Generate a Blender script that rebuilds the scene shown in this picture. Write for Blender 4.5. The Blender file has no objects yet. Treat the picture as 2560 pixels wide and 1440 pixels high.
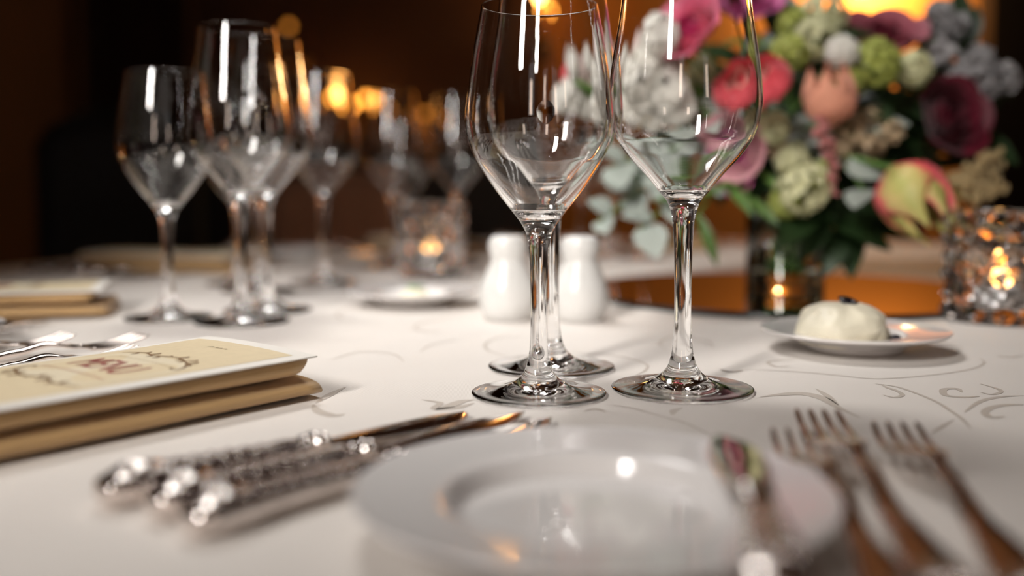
import bpy, bmesh, math, random
from mathutils import Vector, Matrix, Quaternion, noise

random.seed(7)
SC = bpy.context.scene
COL = SC.collection
PI = math.pi

# ------------------------------------------------------------------ camera, world, light
TZ = 0.76                       # height of the table top
H = 0.117                       # camera above the table top
F = 2489.0                      # focal length in pixels of the 2560 wide frame
PITCH = math.radians(3.1)       # horizon at row 465; the frame is cropped below the lens axis
VC = 465.0 + F * math.tan(PITCH)  # row of the lens axis
cp, sp = math.cos(PITCH), math.sin(PITCH)

cam_d = bpy.data.cameras.new('camera')
cam = bpy.data.objects.new('camera', cam_d)
COL.objects.link(cam)
cam.location = (0, 0, TZ + H)
cam.rotation_euler = (PI / 2 - PITCH, 0, 0)
cam_d.sensor_width = 36.0
cam_d.lens = 36.0 * F / 2560.0
cam_d.shift_y = -(720.0 - VC) / 2560.0
cam_d.clip_start = 0.01
cam_d.dof.use_dof = True
cam_d.dof.focus_distance = 0.572
cam_d.dof.aperture_fstop = 2.2
cam_d.dof.aperture_blades = 8
SC.camera = cam

SC.view_settings.view_transform = 'Standard'
SC.view_settings.look = 'None'
SC.view_settings.gamma = 1.0
SC.view_settings.use_curve_mapping = False
SC.view_settings.exposure = 0.0

w = bpy.data.worlds.new('dim_room_air')
SC.world = w
w.use_nodes = True
bgn = w.node_tree.nodes['Background']
bgn.inputs[0].default_value = (1.0, 0.52, 0.34, 1)
bgn.inputs[1].default_value = 0.03

cy = SC.cycles
cy.use_denoising = True
try:
    cy.denoiser = 'OPENIMAGEDENOISE'
    cy.denoising_input_passes = 'RGB_ALBEDO_NORMAL'
except Exception:
    pass
cy.max_bounces = 12
cy.transmission_bounces = 12
cy.glossy_bounces = 8
cy.diffuse_bounces = 3
cy.transparent_max_bounces = 24
cy.caustics_refractive = True
cy.caustics_reflective = True
cy.blur_glossy = 0.3
cy.sample_clamp_indirect = 40.0
cy.use_adaptive_sampling = True
cy.adaptive_threshold = 0.08
cy.adaptive_min_samples = 20


def area_light(name, loc, target, sx, sy, power, color, spread=PI):
    d = bpy.data.lights.new(name, 'AREA')
    d.shape = 'RECTANGLE'
    d.size, d.size_y = sx, sy
    d.energy = power
    d.color = color
    d.spread = spread
    o = bpy.data.objects.new(name, d)
    COL.objects.link(o)
    o.location = loc
    o.rotation_euler = (Vector(target) - Vector(loc)).to_track_quat('-Z', 'Y').to_euler()
    return o


# softbox lamp standing behind the camera on the left; daylight from two windows in the wall behind
key = area_light('softbox_key', (-0.92, -0.88, TZ + 1.38), (0.10, 1.27, TZ), 0.24, 1.00, 3.3, (1.0, 0.95, 0.895), math.radians(33))
# lamp hanging over the far left part of the table
area_light('pendant_light', (-0.40, 1.42, TZ + 1.62), (0.02, 0.80, TZ), 0.50, 0.34, 1.75, (1.0, 0.965, 0.925), math.radians(50))
area_light('window_daylight_rear', (-0.75, -2.45, TZ + 0.80), (0.0, 0.8, TZ + 0.1), 0.22, 0.95, 1.6, (1.0, 0.76, 0.60), math.radians(100))
area_light('window_daylight_rear.001', (1.35, -2.45, TZ + 0.80), (0.0, 0.8, TZ + 0.1), 0.22, 0.95, 1.0, (1.0, 0.76, 0.60), math.radians(100))


def sconce_light(name, loc, power, color, radius=0.05):
    d = bpy.data.lights.new(name, 'POINT')
    d.energy = power
    d.color = color
    d.shadow_soft_size = radius
    o = bpy.data.objects.new(name, d)
    COL.objects.link(o)
    o.location = loc
    return o


# ------------------------------------------------------------------ pixel helpers (2560 x 1440 frame)
def px(u, v, z=0.0):
    """table-plane point (height z above the cloth) seen at pixel u, v"""
    x = (u - 1280) / F
    y = -(v - VC) / F
    d = (x, cp + y * sp, -sp + y * cp)
    t = (z - H) / d[2]
    return Vector((d[0] * t, d[1] * t, TZ + z))


def pxd(u, v, Y):
    """point at distance Y from the camera seen at pixel u, v"""
    x = (u - 1280) / F
    y = -(v - VC) / F
    d = (x, cp + y * sp, -sp + y * cp)
    t = Y / d[1]
    return Vector((d[0] * t, Y, TZ + H + d[2] * t))


# ------------------------------------------------------------------ object helpers
def link(name, data, parent=None):
    o = bpy.data.objects.new(name, data)
    COL.objects.link(o)
    if parent is not None:
        o.parent = parent
    return o


def tag(o, label=None, cat=None, group=None, kind=None):
    if label: o['label'] = label
    if cat: o['category'] = cat
    if group: o['group'] = group
    if kind: o['kind'] = kind
    return o


def thing(name, label, cat, loc=(0, 0, 0), rot=(0, 0, 0), group=None):
    o = link(name, None)
    o.empty_display_size = 0.02
    o.location = loc
    if isinstance(rot, Quaternion):
        o.rotation_mode = 'QUATERNION'
        o.rotation_quaternion = rot
    else:
        o.rotation_euler = rot
    return tag(o, label, cat, group)


def build(name, label, cat, parts, loc=(0, 0, 0), rot=(0, 0, 0), group=None):
    """a thing and its parts; parts = (name, mesh[, (sub-parts)][, label]) sharing mesh data between copies"""
    t = thing(name, label, cat, loc, rot, group)
    for p in parts:
        o = link(p[0], p[1], t)
        for s in (p[2] if len(p) > 2 and p[2] else ()):
            link(s[0], s[1], o)
        if len(p) > 3:
            o['label'] = p[3]
    return t


def mesh(name, verts, faces, mat, smooth=True):
    m = bpy.data.meshes.new(name)
    m.from_pydata([tuple(v) for v in verts], [], faces)
    if smooth:
        m.polygons.foreach_set('use_smooth', [True] * len(m.polygons))
    if mat is not None:
        m.materials.append(mat)
    m.update()
    return m


class MB:
    def __init__(self):
        self.v, self.f = [], []

    def add(self, verts, faces):
        b = len(self.v)
        self.v += [Vector(p) for p in verts]
        self.f += [tuple(b + i for i in f) for f in faces]
        return self

    def box(self, a, b):
        (x0, y0, z0), (x1, y1, z1) = a, b
        return self.add([(x0, y0, z0), (x1, y0, z0), (x1, y1, z0), (x0, y1, z0), (x0, y0, z1), (x1, y0, z1), (x1, y1, z1), (x0, y1, z1)],
                        [(0, 3, 2, 1), (4, 5, 6, 7), (0, 1, 5, 4), (1, 2, 6, 5), (2, 3, 7, 6), (3, 0, 4, 7)])

    def tube(self, pts, radii, n=8, cap=True):
        pts = [Vector(p) for p in pts]
        if not isinstance(radii, (list, tuple)):
            radii = [radii] * len(pts)
        rings = []
        up = Vector((0.3, 0.2, 0.93))
        for i, p in enumerate(pts):
            d = (pts[min(i + 1, len(pts) - 1)] - pts[max(i - 1, 0)]).normalized()
            a = d.cross(up)
            if a.length < 1e-4:
                a = d.cross(Vector((1, 0, 0)))
            a.normalize()
            b = a.cross(d).normalized()
            up = b
            rings.append([p + (a * math.cos(2 * PI * k / n) + b * math.sin(2 * PI * k / n)) * radii[i] for k in range(n)])
        return self.rings(rings, cap)

    def rings(self, rings, cap=True):
        n = len(rings[0])
        vs = [p for r in rings for p in r]
        fs = []
        for i in range(len(rings) - 1):
            for k in range(n):
                a, b = i * n + k, i * n + (k + 1) % n
                fs.append((a, b, b + n, a + n))
        if cap:
            fs.append(tuple(range(n - 1, -1, -1)))
            fs.append(tuple(range((len(rings) - 1) * n, len(rings) * n)))
        return self.add(vs, fs)

    def lathe(self, prof, n=48):
        """profile of (r, z) from the bottom axis point outwards; r == 0 closes on the axis"""
        idx = []
        vs, fs = [], []
        for r, z in prof:
            if r < 1e-6:
                idx.append([len(vs)] * n)
                vs.append((0, 0, z))
            else:
                idx.append(list(range(len(vs), len(vs) + n)))
                vs += [(r * math.cos(2 * PI * k / n), r * math.sin(2 * PI * k / n), z) for k in range(n)]
        for i in range(len(prof) - 1):
            for k in range(n):
                a, b, c, d = idx[i][k], idx[i][(k + 1) % n], idx[i + 1][(k + 1) % n], idx[i + 1][k]
                q = []
                for j in (a, b, c, d):
                    if j not in q:
                        q.append(j)
                if len(q) > 2:
                    fs.append(tuple(q))
        return self.add(vs, fs)

    def sphere(self, c, r, nu=10, nv=7, sc=(1, 1, 1)):
        c = Vector(c)
        prof = [(math.sin(PI * i / nv) * r, -math.cos(PI * i / nv) * r) for i in range(nv + 1)]
        prof[0] = (0, -r)
        prof[-1] = (0, r)
        s = MB().lathe(prof, nu)
        return self.add([c + Vector((p.x * sc[0], p.y * sc[1], p.z * sc[2])) for p in s.v], s.f)

    def mesh(self, name, mat, smooth=True):
        return mesh(name, self.v, self.f, mat, smooth)


def spline(pts, n=8):
    """Catmull-Rom through points (tuples of any length)"""
    out = []
    P = [pts[0]] + list(pts) + [pts[-1]]
    for i in range(1, len(P) - 2):
        p0, p1, p2, p3 = P[i - 1], P[i], P[i + 1], P[i + 2]
        for k in range(n):
            t = k / n
            out.append(tuple(0.5 * ((2 * b) + (c - a) * t + (2 * a - 5 * b + 4 * c - d) * t * t + (-a + 3 * b - 3 * c + d) * t ** 3)
                             for a, b, c, d in zip(p0, p1, p2, p3)))
    out.append(tuple(pts[-1]))
    return out


# ------------------------------------------------------------------ materials
def new_mat(name):
    m = bpy.data.materials.new(name)
    m.use_nodes = True
    nt = m.node_tree
    return m, nt, nt.nodes['Principled BSDF']


def plain(name, col, rough=0.5, metal=0.0, spec=0.5, vary=0.0, vscale=30.0, bump=0.0, bscale=200.0, sheen=0.0, coat=0.0, trans=0.0, random_obj=0.0):
    m, nt, b = new_mat(name)
    b.inputs['Base Color'].default_value = (*col, 1)
    b.inputs['Roughness'].default_value = rough
    b.inputs['Metallic'].default_value = metal
    b.inputs['Specular IOR Level'].default_value = spec
    b.inputs['Sheen Weight'].default_value = sheen
    b.inputs['Coat Weight'].default_value = coat
    tc = nt.nodes.new('ShaderNodeTexCoord')
    if vary > 0 or random_obj > 0:
        nz = nt.nodes.new('ShaderNodeTexNoise')
        nz.inputs['Scale'].default_value = vscale
        nt.links.new(tc.outputs['Object'], nz.inputs['Vector'])
        hs = nt.nodes.new('ShaderNodeHueSaturation')
        hs.inputs['Color'].default_value = (*col, 1)
        mr = nt.nodes.new('ShaderNodeMapRange')
        mr.inputs[1].default_value, mr.inputs[2].default_value = 0.3, 0.7
        mr.inputs[3].default_value, mr.inputs[4].default_value = 1 - vary, 1 + vary
        nt.links.new(nz.outputs['Fac'], mr.inputs[0])
        val = mr.outputs[0]
        if random_obj > 0:
            oi = nt.nodes.new('ShaderNodeObjectInfo')
            m2 = nt.nodes.new('ShaderNodeMapRange')
            m2.inputs[3].default_value, m2.inputs[4].default_value = 1 - random_obj, 1 + random_obj
            nt.links.new(oi.outputs['Random'], m2.inputs[0])
            mm = nt.nodes.new('ShaderNodeMath')
            mm.operation = 'MULTIPLY'
            nt.links.new(val, mm.inputs[0])
            nt.links.new(m2.outputs[0], mm.inputs[1])
            val = mm.outputs[0]
        nt.links.new(val, hs.inputs['Value'])
        nt.links.new(hs.outputs[0], b.inputs['Base Color'])
    if bump > 0:
        nb = nt.nodes.new('ShaderNodeTexNoise')
        nb.inputs['Scale'].default_value = bscale
        nt.links.new(tc.outputs['Object'], nb.inputs['Vector'])
        bp = nt.nodes.new('ShaderNodeBump')
        bp.inputs['Strength'].default_value = bump
        bp.inputs['Distance'].default_value = 0.001
        nt.links.new(nb.outputs['Fac'], bp.inputs['Height'])
        nt.links.new(bp.outputs[0], b.inputs['Normal'])
    if trans > 0:
        tr = nt.nodes.new('ShaderNodeBsdfTranslucent')
        tr.inputs[0].default_value = (*col, 1)
        mx = nt.nodes.new('ShaderNodeMixShader')
        mx.inputs[0].default_value = trans
        nt.links.new(b.outputs[0], mx.inputs[1])
        nt.links.new(tr.outputs[0], mx.inputs[2])
        nt.links.new(mx.outputs[0], nt.nodes['Material Output'].inputs[0])
    return m


def glass_mat(name, ior=1.5, col=(1, 1, 1), rough=0.0):
    m = bpy.data.materials.new(name)
    m.use_nodes = True
    nt = m.node_tree
    nt.nodes.remove(nt.nodes['Principled BSDF'])
    g = nt.nodes.new('ShaderNodeBsdfGlass')
    g.inputs['Color'].default_value = (*col, 1)
    g.inputs['IOR'].default_value = ior
    g.inputs['Roughness'].default_value = rough
    nt.links.new(g.outputs[0], nt.nodes['Material Output'].inputs[0])
    return m


def emit_mat(name, col, strength):
    m = bpy.data.materials.new(name)
    m.use_nodes = True
    nt = m.node_tree
    nt.nodes.remove(nt.nodes['Principled BSDF'])
    e = nt.nodes.new('ShaderNodeEmission')
    e.inputs[0].default_value = (*col, 1)
    e.inputs[1].default_value = strength
    m.cycles.emission_sampling = 'NONE'      # small glowing things: seen and reflected, lit by their own lamps
    nt.links.new(e.outputs[0], nt.nodes['Material Output'].inputs[0])
    return m


def weave_mat(name, col, rough, scale, strength, sheen=0.0, spec=0.4, vary=0.03):
    """woven cloth: two crossed wave bumps"""
    m = plain(name, col, rough, 0, spec, vary, 6.0, 0, 0, sheen)
    nt = m.node_tree
    b = nt.nodes['Principled BSDF']
    tc = nt.nodes.new('ShaderNodeTexCoord')
    hs = []
    for ax in ('X', 'Y'):
        wv = nt.nodes.new('ShaderNodeTexWave')
        wv.bands_direction = ax
        wv.inputs['Scale'].default_value = scale
        wv.inputs['Distortion'].default_value = 0.4
        nt.links.new(tc.outputs['Object'], wv.inputs['Vector'])
        hs.append(wv)
    ad = nt.nodes.new('ShaderNodeMath')
    ad.operation = 'ADD'
    nt.links.new(hs[0].outputs['Fac'], ad.inputs[0])
    nt.links.new(hs[1].outputs['Fac'], ad.inputs[1])
    bp = nt.nodes.new('ShaderNodeBump')
    bp.inputs['Strength'].default_value = strength
    bp.inputs['Distance'].default_value = 0.0004
    nt.links.new(ad.outputs[0], bp.inputs['Height'])
    nt.links.new(bp.outputs[0], b.inputs['Normal'])
    return m


M = {}
M['cloth'] = weave_mat('white_damask', (0.81, 0.76, 0.715), 0.62, 420, 0.25, 0.15)
M['damask'] = weave_mat('damask_figure', (0.60, 0.535, 0.475), 0.45, 420, 0.35, 0.1)
M['napkin'] = weave_mat('gold_satin', (0.53, 0.335, 0.145), 0.42, 500, 0.3, 0.3, 0.5)
M['card'] = plain('menu_paper', (0.86, 0.83, 0.78), 0.55)
M['panel'] = plain('menu_beige_print', (0.76, 0.64, 0.43), 0.5, vary=0.03, vscale=200)
M['plaque'] = plain('menu_pale_print', (0.79, 0.70, 0.52), 0.5)
M['ink_red'] = plain('menu_red_ink', (0.30, 0.02, 0.03), 0.5)
M['ink_soft'] = plain('menu_soft_red_ink', (0.55, 0.25, 0.18), 0.5)
M['ink_brown'] = plain('menu_brown_ink', (0.20, 0.10, 0.03), 0.5)
M['ink_grey'] = plain('menu_grey_ink', (0.50, 0.42, 0.28), 0.5)
M['china'] = plain('white_china', (0.86, 0.835, 0.825), 0.12, spec=0.6, coat=0.3)
M['ceramic'] = plain('white_ceramic', (0.70, 0.695, 0.68), 0.2, spec=0.5)
M['silver'] = plain('polished_silver', (0.86, 0.80, 0.76), 0.10, metal=1.0)
M['silver_chased'] = plain('chased_silver', (0.84, 0.77, 0.73), 0.16, metal=1.0, bump=0.5, bscale=420)
M['glass'] = glass_mat('clear_crystal', 1.5)
M['cutglass'] = glass_mat('cut_crystal', 1.52)
M['vaseglass'] = glass_mat('vase_glass', 1.48, (0.97, 0.99, 0.98))
M['water'] = glass_mat('water', 1.33, (0.97, 0.98, 0.95))
M['mirror'] = plain('mirror_silvering', (0.88, 0.86, 0.84), 0.015, metal=1.0)
M['mirror_edge'] = plain('dark_mirror_edge', (0.02, 0.022, 0.02), 0.2)
M['butter'] = plain('whipped_butter', (0.92, 0.86, 0.68), 0.45, vary=0.05, vscale=60, bump=0.4, bscale=120)
M['olive'] = plain('dark_olive', (0.012, 0.010, 0.02), 0.2)
M['herb'] = plain('green_herb', (0.10, 0.28, 0.06), 0.5)
M['wax'] = plain('candle_wax', (0.85, 0.72, 0.52), 0.5)
M['tin'] = plain('tealight_tin', (0.7, 0.7, 0.7), 0.3, metal=1.0)
M['flame'] = emit_mat('candle_flame', (1.0, 0.50, 0.14), 9)
M['wick'] = plain('wick', (0.02, 0.02, 0.02), 0.8)

# ------------------------------------------------------------------ the room
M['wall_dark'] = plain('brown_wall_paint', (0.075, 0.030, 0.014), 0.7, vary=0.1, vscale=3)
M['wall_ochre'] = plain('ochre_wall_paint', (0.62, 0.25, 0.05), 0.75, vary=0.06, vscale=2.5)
M['wainscot'] = plain('black_wood', (0.010, 0.007, 0.006), 0.45)
M['floor'] = plain('dark_carpet', (0.035, 0.018, 0.012), 0.9, vary=0.2, vscale=14)
M['ceil'] = plain('ceiling_paint', (0.16, 0.10, 0.07), 0.8)
M['frame'] = plain('window_frame_paint', (0.5, 0.46, 0.42), 0.5)
M['pane'] = emit_mat('bright_daylight_pane', (0.95, 0.97, 1.0), 0.5)
M['drape'] = plain('dark_brown_curtain', (0.045, 0.016, 0.008), 0.8)

X0, X1, Y0, Y1, ZC = -1.95, 3.4, -2.6, 4.6, 2.75


def struct(name, boxes, mat, parent=None):
    b = MB()
    for a, c in boxes:
        b.box(a, c)
    o = link(name, b.mesh(name, mat, False), parent)
    if parent is None:
        o['kind'] = 'structure'
    return o


struct('floor', [((X0, Y0, -0.05), (X1, Y1, 0))], M['floor'])
struct('ceiling', [((X0, Y0, ZC), (X1, Y1, ZC + 0.05))], M['ceil'])
WZ0, WZ1 = TZ + 0.55, TZ + 1.6
struct('wall_left', [((X0 - 0.1, Y0, 0), (X0, Y1, ZC))], M['wall_dark'])
struct('wall_right', [((X1, Y0, 0), (X1 + 0.1, Y1, ZC))], M['wall_dark'])
struct('wall_front', [((X0, Y0 - 0.1, 0), (X1, Y0, ZC))], M['wall_dark'])
XO0, XO1 = 0.12, 2.12           # ochre bay of the far wall
struct('wall_back', [((X0, Y1, 0), (XO0, Y1 + 0.1, ZC)), ((XO1, Y1, 0), (X1, Y1 + 0.1, ZC))], M['wall_dark'])
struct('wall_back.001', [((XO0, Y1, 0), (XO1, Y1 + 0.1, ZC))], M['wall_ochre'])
struct('trim_1', [((X0, Y1 - 0.03, 0), (XO0, Y1, TZ + 0.28))], M['wainscot'])
struct('trim_2', [((XO1, Y1 - 0.14, 0), (XO1 + 1.0, Y1, ZC))], M['wainscot'])
struct('trim_3', [((XO0, Y1 - 0.03, 0), (XO1, Y1, TZ - 0.2))], M['wainscot'])


def window(name, axis, c, wd, z0, z1):
    """frame, mullion and bright pane set in a wall; axis 'x' = in the left wall, 'y' = in the wall behind the camera"""
    root = link(name, None)
    root['kind'] = 'structure'
    t = 0.05

    def bx(a0, a1, b0, b1, d0, d1):
        if axis == 'x':
            return ((X0 - d1, c + a0, b0), (X0 - d0, c + a1, b1))
        return ((c + a0, Y0 + d0, b0), (c + a1, Y0 + d1, b1))
    h = wd / 2
    struct('window_frame', [bx(-h, -h + t, z0, z1, 0.0, 0.06), bx(h - t, h, z0, z1, 0.0, 0.06), bx(-h + t, h - t, z1 - t, z1, 0.0, 0.06), bx(-h + t, h - t, z0, z0 + t, 0.0, 0.06)], M['frame'], root)
    struct('window_mullion', [bx(-0.015, 0.015, z0 + t, z1 - t, 0.005, 0.055)], M['frame'], root)
    struct('window_pane', [bx(-h + t, -0.015, z0 + t, z1 - t, 0.02, 0.03)], M['pane'], root)
    struct('window_pane', [bx(0.015, h - t, z0 + t, z1 - t, 0.02, 0.03)], M['pane'], root)


window('window_1', 'y', -0.75, 0.62, TZ + 0.15, TZ + 1.6)
window('window_2', 'y', 1.35, 0.62, TZ + 0.15, TZ + 1.6)


def curtain(x0, x1, y, label):
    n = 60
    vs, fs = [], []
    for i in range(n + 1):
        x = x0 + (x1 - x0) * i / n
        for z in (0.02, ZC - 0.05):
            vs.append((x, y + 0.03 * math.sin(i * 1.3) + 0.01 * math.sin(i * 0.4 + z), z))
    for i in range(n):
        fs.append((2 * i, 2 * i + 2, 2 * i + 3, 2 * i + 1))
    o = link('curtain', mesh('curtain', vs, fs, M['drape']))
    md = o.modifiers.new('thickness', 'SOLIDIFY')
    md.thickness = 0.006
    tag(o, label, 'curtain')


curtain(X0 + 0.06, -1.40, Y1 - 0.16, 'dark brown curtain hanging at the far left of the room')

# ------------------------------------------------------------------ lamps at the far wall
M['amber'] = emit_mat('amber_bulb', (1.0, 0.36, 0.045), 10)
M['amber_dim'] = emit_mat('dim_amber_bulb', (1.0, 0.33, 0.04), 1.6)
M['brass'] = plain('dull_brass', (0.30, 0.17, 0.06), 0.35, metal=1.0)
M['shade'] = emit_mat('glowing_lamp_shade', (1.0, 0.45, 0.10), 2.2)
bulb_mesh = MB().sphere((0, 0, 0), 0.014, 12, 8, (1, 1, 1.15)).mesh('bulb', M['amber'])
bulb_dim = MB().sphere((0, 0, 0), 0.014, 12, 8, (1, 1, 1.15)).mesh('bulb_dim', M['amber_dim'])


def candelabra(pxs, Y, label, group=None):
    """wall light: back plate, curved arms, amber bulbs at the given pixels"""
    pts = [(pxd(u, v, Y), dim) for u, v, dim in pxs]
    c = sum((p for p, _ in pts), Vector()) / len(pts)
    base = Vector((c.x, Y1 - 0.032, c.z - 0.14))
    t = thing('wall_light', label, 'wall light', base, group=group)
    link('back_plate', MB().lathe([(0, 0), (0.05, 0), (0.045, 0.012), (0, 0.014)], 24).mesh('back_plate', M['brass']), t).rotation_euler = (PI / 2, 0, 0)
    for p, dim in pts:
        q = p - base
        arm = spline([(0, -0.01, 0), (q.x * 0.4, q.y * 0.7, -0.03), (q.x, q.y, q.z * 0.45), (q.x, q.y, q.z - 0.02)], 5)
        a = link('arm', MB().tube(arm, 0.004, 6).mesh('arm', M['brass']), t)
        b = link('bulb', bulb_dim if dim else bulb_mesh, a)
        b.location = q
    return t


candelabra([(862, 236, 0), (916, 246, 0), (882, 262, 0), (836, 244, 0), (806, 258, 1)], 4.40, 'branched amber wall light glowing to the right of the tall glasses at left')
candelabra([(1340, 20, 0), (1388, 28, 0), (1366, 2, 0)], 4.40, 'amber wall light seen through the rim of the front white wine glass')
candelabra([(722, 66, 1)], 4.40, 'single dim amber wall light above the left group of glasses')
candelabra([(1062, 285, 1), (1098, 300, 1), (975, 275, 1)], 4.40, 'dim amber wall light behind the far pair of glasses')

# big glowing shade lamp washing the ochre wall
t = thing('wall_lamp', 'glowing orange shade lamp on the ochre wall behind the flowers', 'wall lamp', (1.62, Y1 - 0.001, TZ + 1.08))
link('back_plate', MB().box((-0.05, -0.015, -0.08), (0.05, -0.001, 0.08)).mesh('back_plate', M['brass'], False), t)
link('arm', MB().tube([(0, -0.01, 0), (0, -0.12, -0.02), (0, -0.16, 0.03)], 0.007, 8).mesh('arm', M['brass']), t)
link('shade', MB().lathe([(0.07, 0.03), (0.072, 0.03), (0.045, 0.16), (0.043, 0.16), (0.07, 0.03)], 32).mesh('shade', M['shade']), t).location = (0, -0.16, 0)
sconce_light('wall_lamp_light', (1.62, Y1 - 0.20, TZ + 1.03), 34, (1.0, 0.62, 0.26), 0.05)
sconce_light('wall_light_glow', (-0.70, Y1 - 0.30, TZ + 0.52), 0.5, (1.0, 0.45, 0.12), 0.04)
sconce_light('wall_light_glow.001', (0.10, Y1 - 0.30, TZ + 0.95), 1.4, (1.0, 0.45, 0.12), 0.04)

# ------------------------------------------------------------------ table and cloth
CX, CYY, RT = 0.28, 1.10, 1.10
M['wood'] = plain('table_wood', (0.16, 0.08, 0.04), 0.5)
tb = thing('round_table', 'round banquet table hidden under the white cloth', 'table', (CX, CYY, 0))
link('tabletop', MB().lathe([(0, TZ - 0.035), (RT - 0.012, TZ - 0.035), (RT - 0.008, TZ - 0.02), (RT - 0.012, TZ - 0.005), (0, TZ - 0.005)], 96).mesh('tabletop', M['wood']), tb)
link('pedestal', MB().lathe([(0, 0), (0.35, 0), (0.33, 0.03), (0.07, 0.08), (0.06, TZ - 0.04), (0, TZ - 0.04)], 32).mesh('pedestal', M['wood']), tb)


def cloth_mesh():
    n = 220
    radii = [(r, TZ, 0) for r in (0.15, 0.3, 0.45, 0.6, 0.75, 0.9, 1.0, 1.06)]
    radii += [(RT - 0.008, TZ - 0.0005, 0), (RT, TZ - 0.006, 0.05), (RT + 0.003, TZ - 0.02, 0.12)]
    radii += [(RT + 0.004, TZ - 0.10, 0.4), (RT + 0.01, TZ - 0.25, 0.8), (RT + 0.02, TZ - 0.45, 1.0), (RT + 0.03, TZ - 0.68, 1.15)]
    vs = [(0, 0, TZ)]
    fs = []
    for r, z, fw in radii:
        for k in range(n):
            a = 2 * PI * k / n
            rr = r + fw * 0.025 * (math.sin(a * 22) + 0.4 * math.sin(a * 9 + 1))
            vs.append((rr * math.cos(a), rr * math.sin(a), z))
    for k in range(n):
        fs.append((0, 1 + k, 1 + (k + 1) % n))
    for i in range(len(radii) - 1):
        for k in range(n):
            a, b = 1 + i * n + k, 1 + i * n + (k + 1) % n
            fs.append((a, a + n, b + n, b))
    return mesh('tablecloth', vs, fs, M['cloth'])


cloth = link('tablecloth', cloth_mesh())
cloth.location = (CX, CYY, 0)
tag(cloth, 'off-white damask cloth covering the round banquet table', 'tablecloth')


def ribbon(mb, pts, widths, z=0.0, n=6, zf=None):
    """flat tapered stroke through world points"""
    if not isinstance(widths, (list, tuple)):
        widths = [widths * 0.35] + [widths] * (len(pts) - 2) + [widths * 0.25]
    s = spline([(p[0], p[1], wd) for p, wd in zip(pts, widths)], n)
    vs, fs = [], []
    for i, (x, y, wd) in enumerate(s):
        a, b = s[max(i - 1, 0)], s[min(i + 1, len(s) - 1)]
        d = Vector((b[0] - a[0], b[1] - a[1]))
        d = d.normalized() if d.length > 1e-9 else Vector((1, 0))
        nx, ny = -d.y * wd / 2, d.x * wd / 2
        for sx in (1, -1):
            X, Y = x + nx * sx, y + ny * sx
            vs.append((X, Y, zf(X, Y) if zf else z))
    for i in range(len(s) - 1):
        fs.append((2 * i, 2 * i + 1, 2 * i + 3, 2 * i + 2))
    mb.add(vs, fs)


fig = MB()
STROKES = []


def strokes(ox, oy, sc, items):
    for pts, wd in items:
        STROKES.append(([(ox + x / sc, oy + y / sc) for x, y in pts], wd))


strokes(1660, 960, 2.844, [
    ([(680, 95), (850, 75), (1000, 72), (1130, 105), (1250, 175), (1390, 240)], [0.0005, 0.006, 0.0085, 0.007, 0.004, 0.0012]),
    ([(1080, 35), (1160, 85), (1240, 150)], [0.0006, 0.004, 0.001]),
    ([(1500, 0), (1650, 20), (1800, 70), (1940, 130), (2050, 200), (2130, 260), (2180, 320)], 0.0022),
    ([(1560, 80), (1640, 97), (1695, 78), (1650, 48), (1590, 28), (1540, 5)], 0.0028),
    ([(2140, 200), (2250, 125), (2400, 92), (2560, 85)], 0.0030),
    ([(2420, 232), (2330, 240), (2280, 205), (2330, 168), (2440, 150), (2560, 148)], 0.0042),
    ([(2240, 90), (2110, 95), (2000, 80), (1990, 40), (2080, 35), (2120, 60)], 0.0040),
    ([(2250, 0), (2370, 35), (2395, 58), (2330, 76), (2250, 60)], 0.0026),
    ([(1900, 350), (1970, 310), (2060, 255)], 0.0025),
    ([(60, 220), (72, 190), (130, 172)], 0.0045),
    ([(0, 235), (130, 270), (290, 345), (420, 420)], 0.0013)])
strokes(1100, 540, 2.77, [
    ([(560, 838), (420, 842), (320, 880), (330, 930), (470, 975)], 0.0022),
    ([(850, 940), (1100, 955), (1300, 985), (1430, 1030), (1420, 1072), (1360, 1100)], 0.0020),
    ([(1000, 1352), (1080, 1338), (1150, 1362)], [0.0006, 0.0042, 0.0006]),
    ([(1150, 1310), (1300, 1325), (1500, 1380), (1700, 1440)], 0.0013),
    ([(-40, 1345), (60, 1320), (150, 1285), (240, 1275)], [0.001, 0.007, 0.006, 0.001]),
    ([(1700, 836), (1580, 845), (1520, 885), (1560, 915)], 0.0018),
    ([(2100, 1072), (2020, 1082), (1940, 1062)], 0.0028),
    ([(1720, 850), (1850, 870), (1900, 910)], 0.0018)])
strokes(1760, 480, 3.0, [
    ([(690, 1258), (580, 1262), (480, 1278), (540, 1312), (640, 1308)], 0.0028),
    ([(290, 1336), (190, 1350), (115, 1330)], 0.0030),
    ([(300, 1330), (700, 1350), (1000, 1376), (1300, 1402), (1700, 1375), (2000, 1330), (2100, 1285), (2070, 1250)], 0.0016),
    ([(2200, 1230), (2310, 1240), (2400, 1225)], 0.003), ([(0, 1150), (70, 1165)], 0.003)])
strokes(0, 780, 2.977, [
    ([(2330, 690), (2370, 740), (2480, 772), (2570, 760)], [0.001, 0.006, 0.006, 0.001]),
    ([(2350, 680), (2450, 620), (2570, 560)], [0.001, 0.005, 0.001])])
strokes(0, 0, 1.0, [
    ([(1055, 1000), (1100, 1008), (1085, 1022), (1140, 1020), (1185, 1008)], [0.001, 0.004, 0.004, 0.006, 0.001]),
    ([(1050, 880), (1080, 862), (1140, 850)], 0.0018), ([(830, 900), (900, 880), (980, 885), (1010, 905)], 0.0018)])
for pts, wd in STROKES:
    ribbon(fig, [px(u, v) - Vector((CX, CYY, 0)) for u, v in pts], wd, TZ + 0.00018)
rs = random.Random(3)
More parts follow.
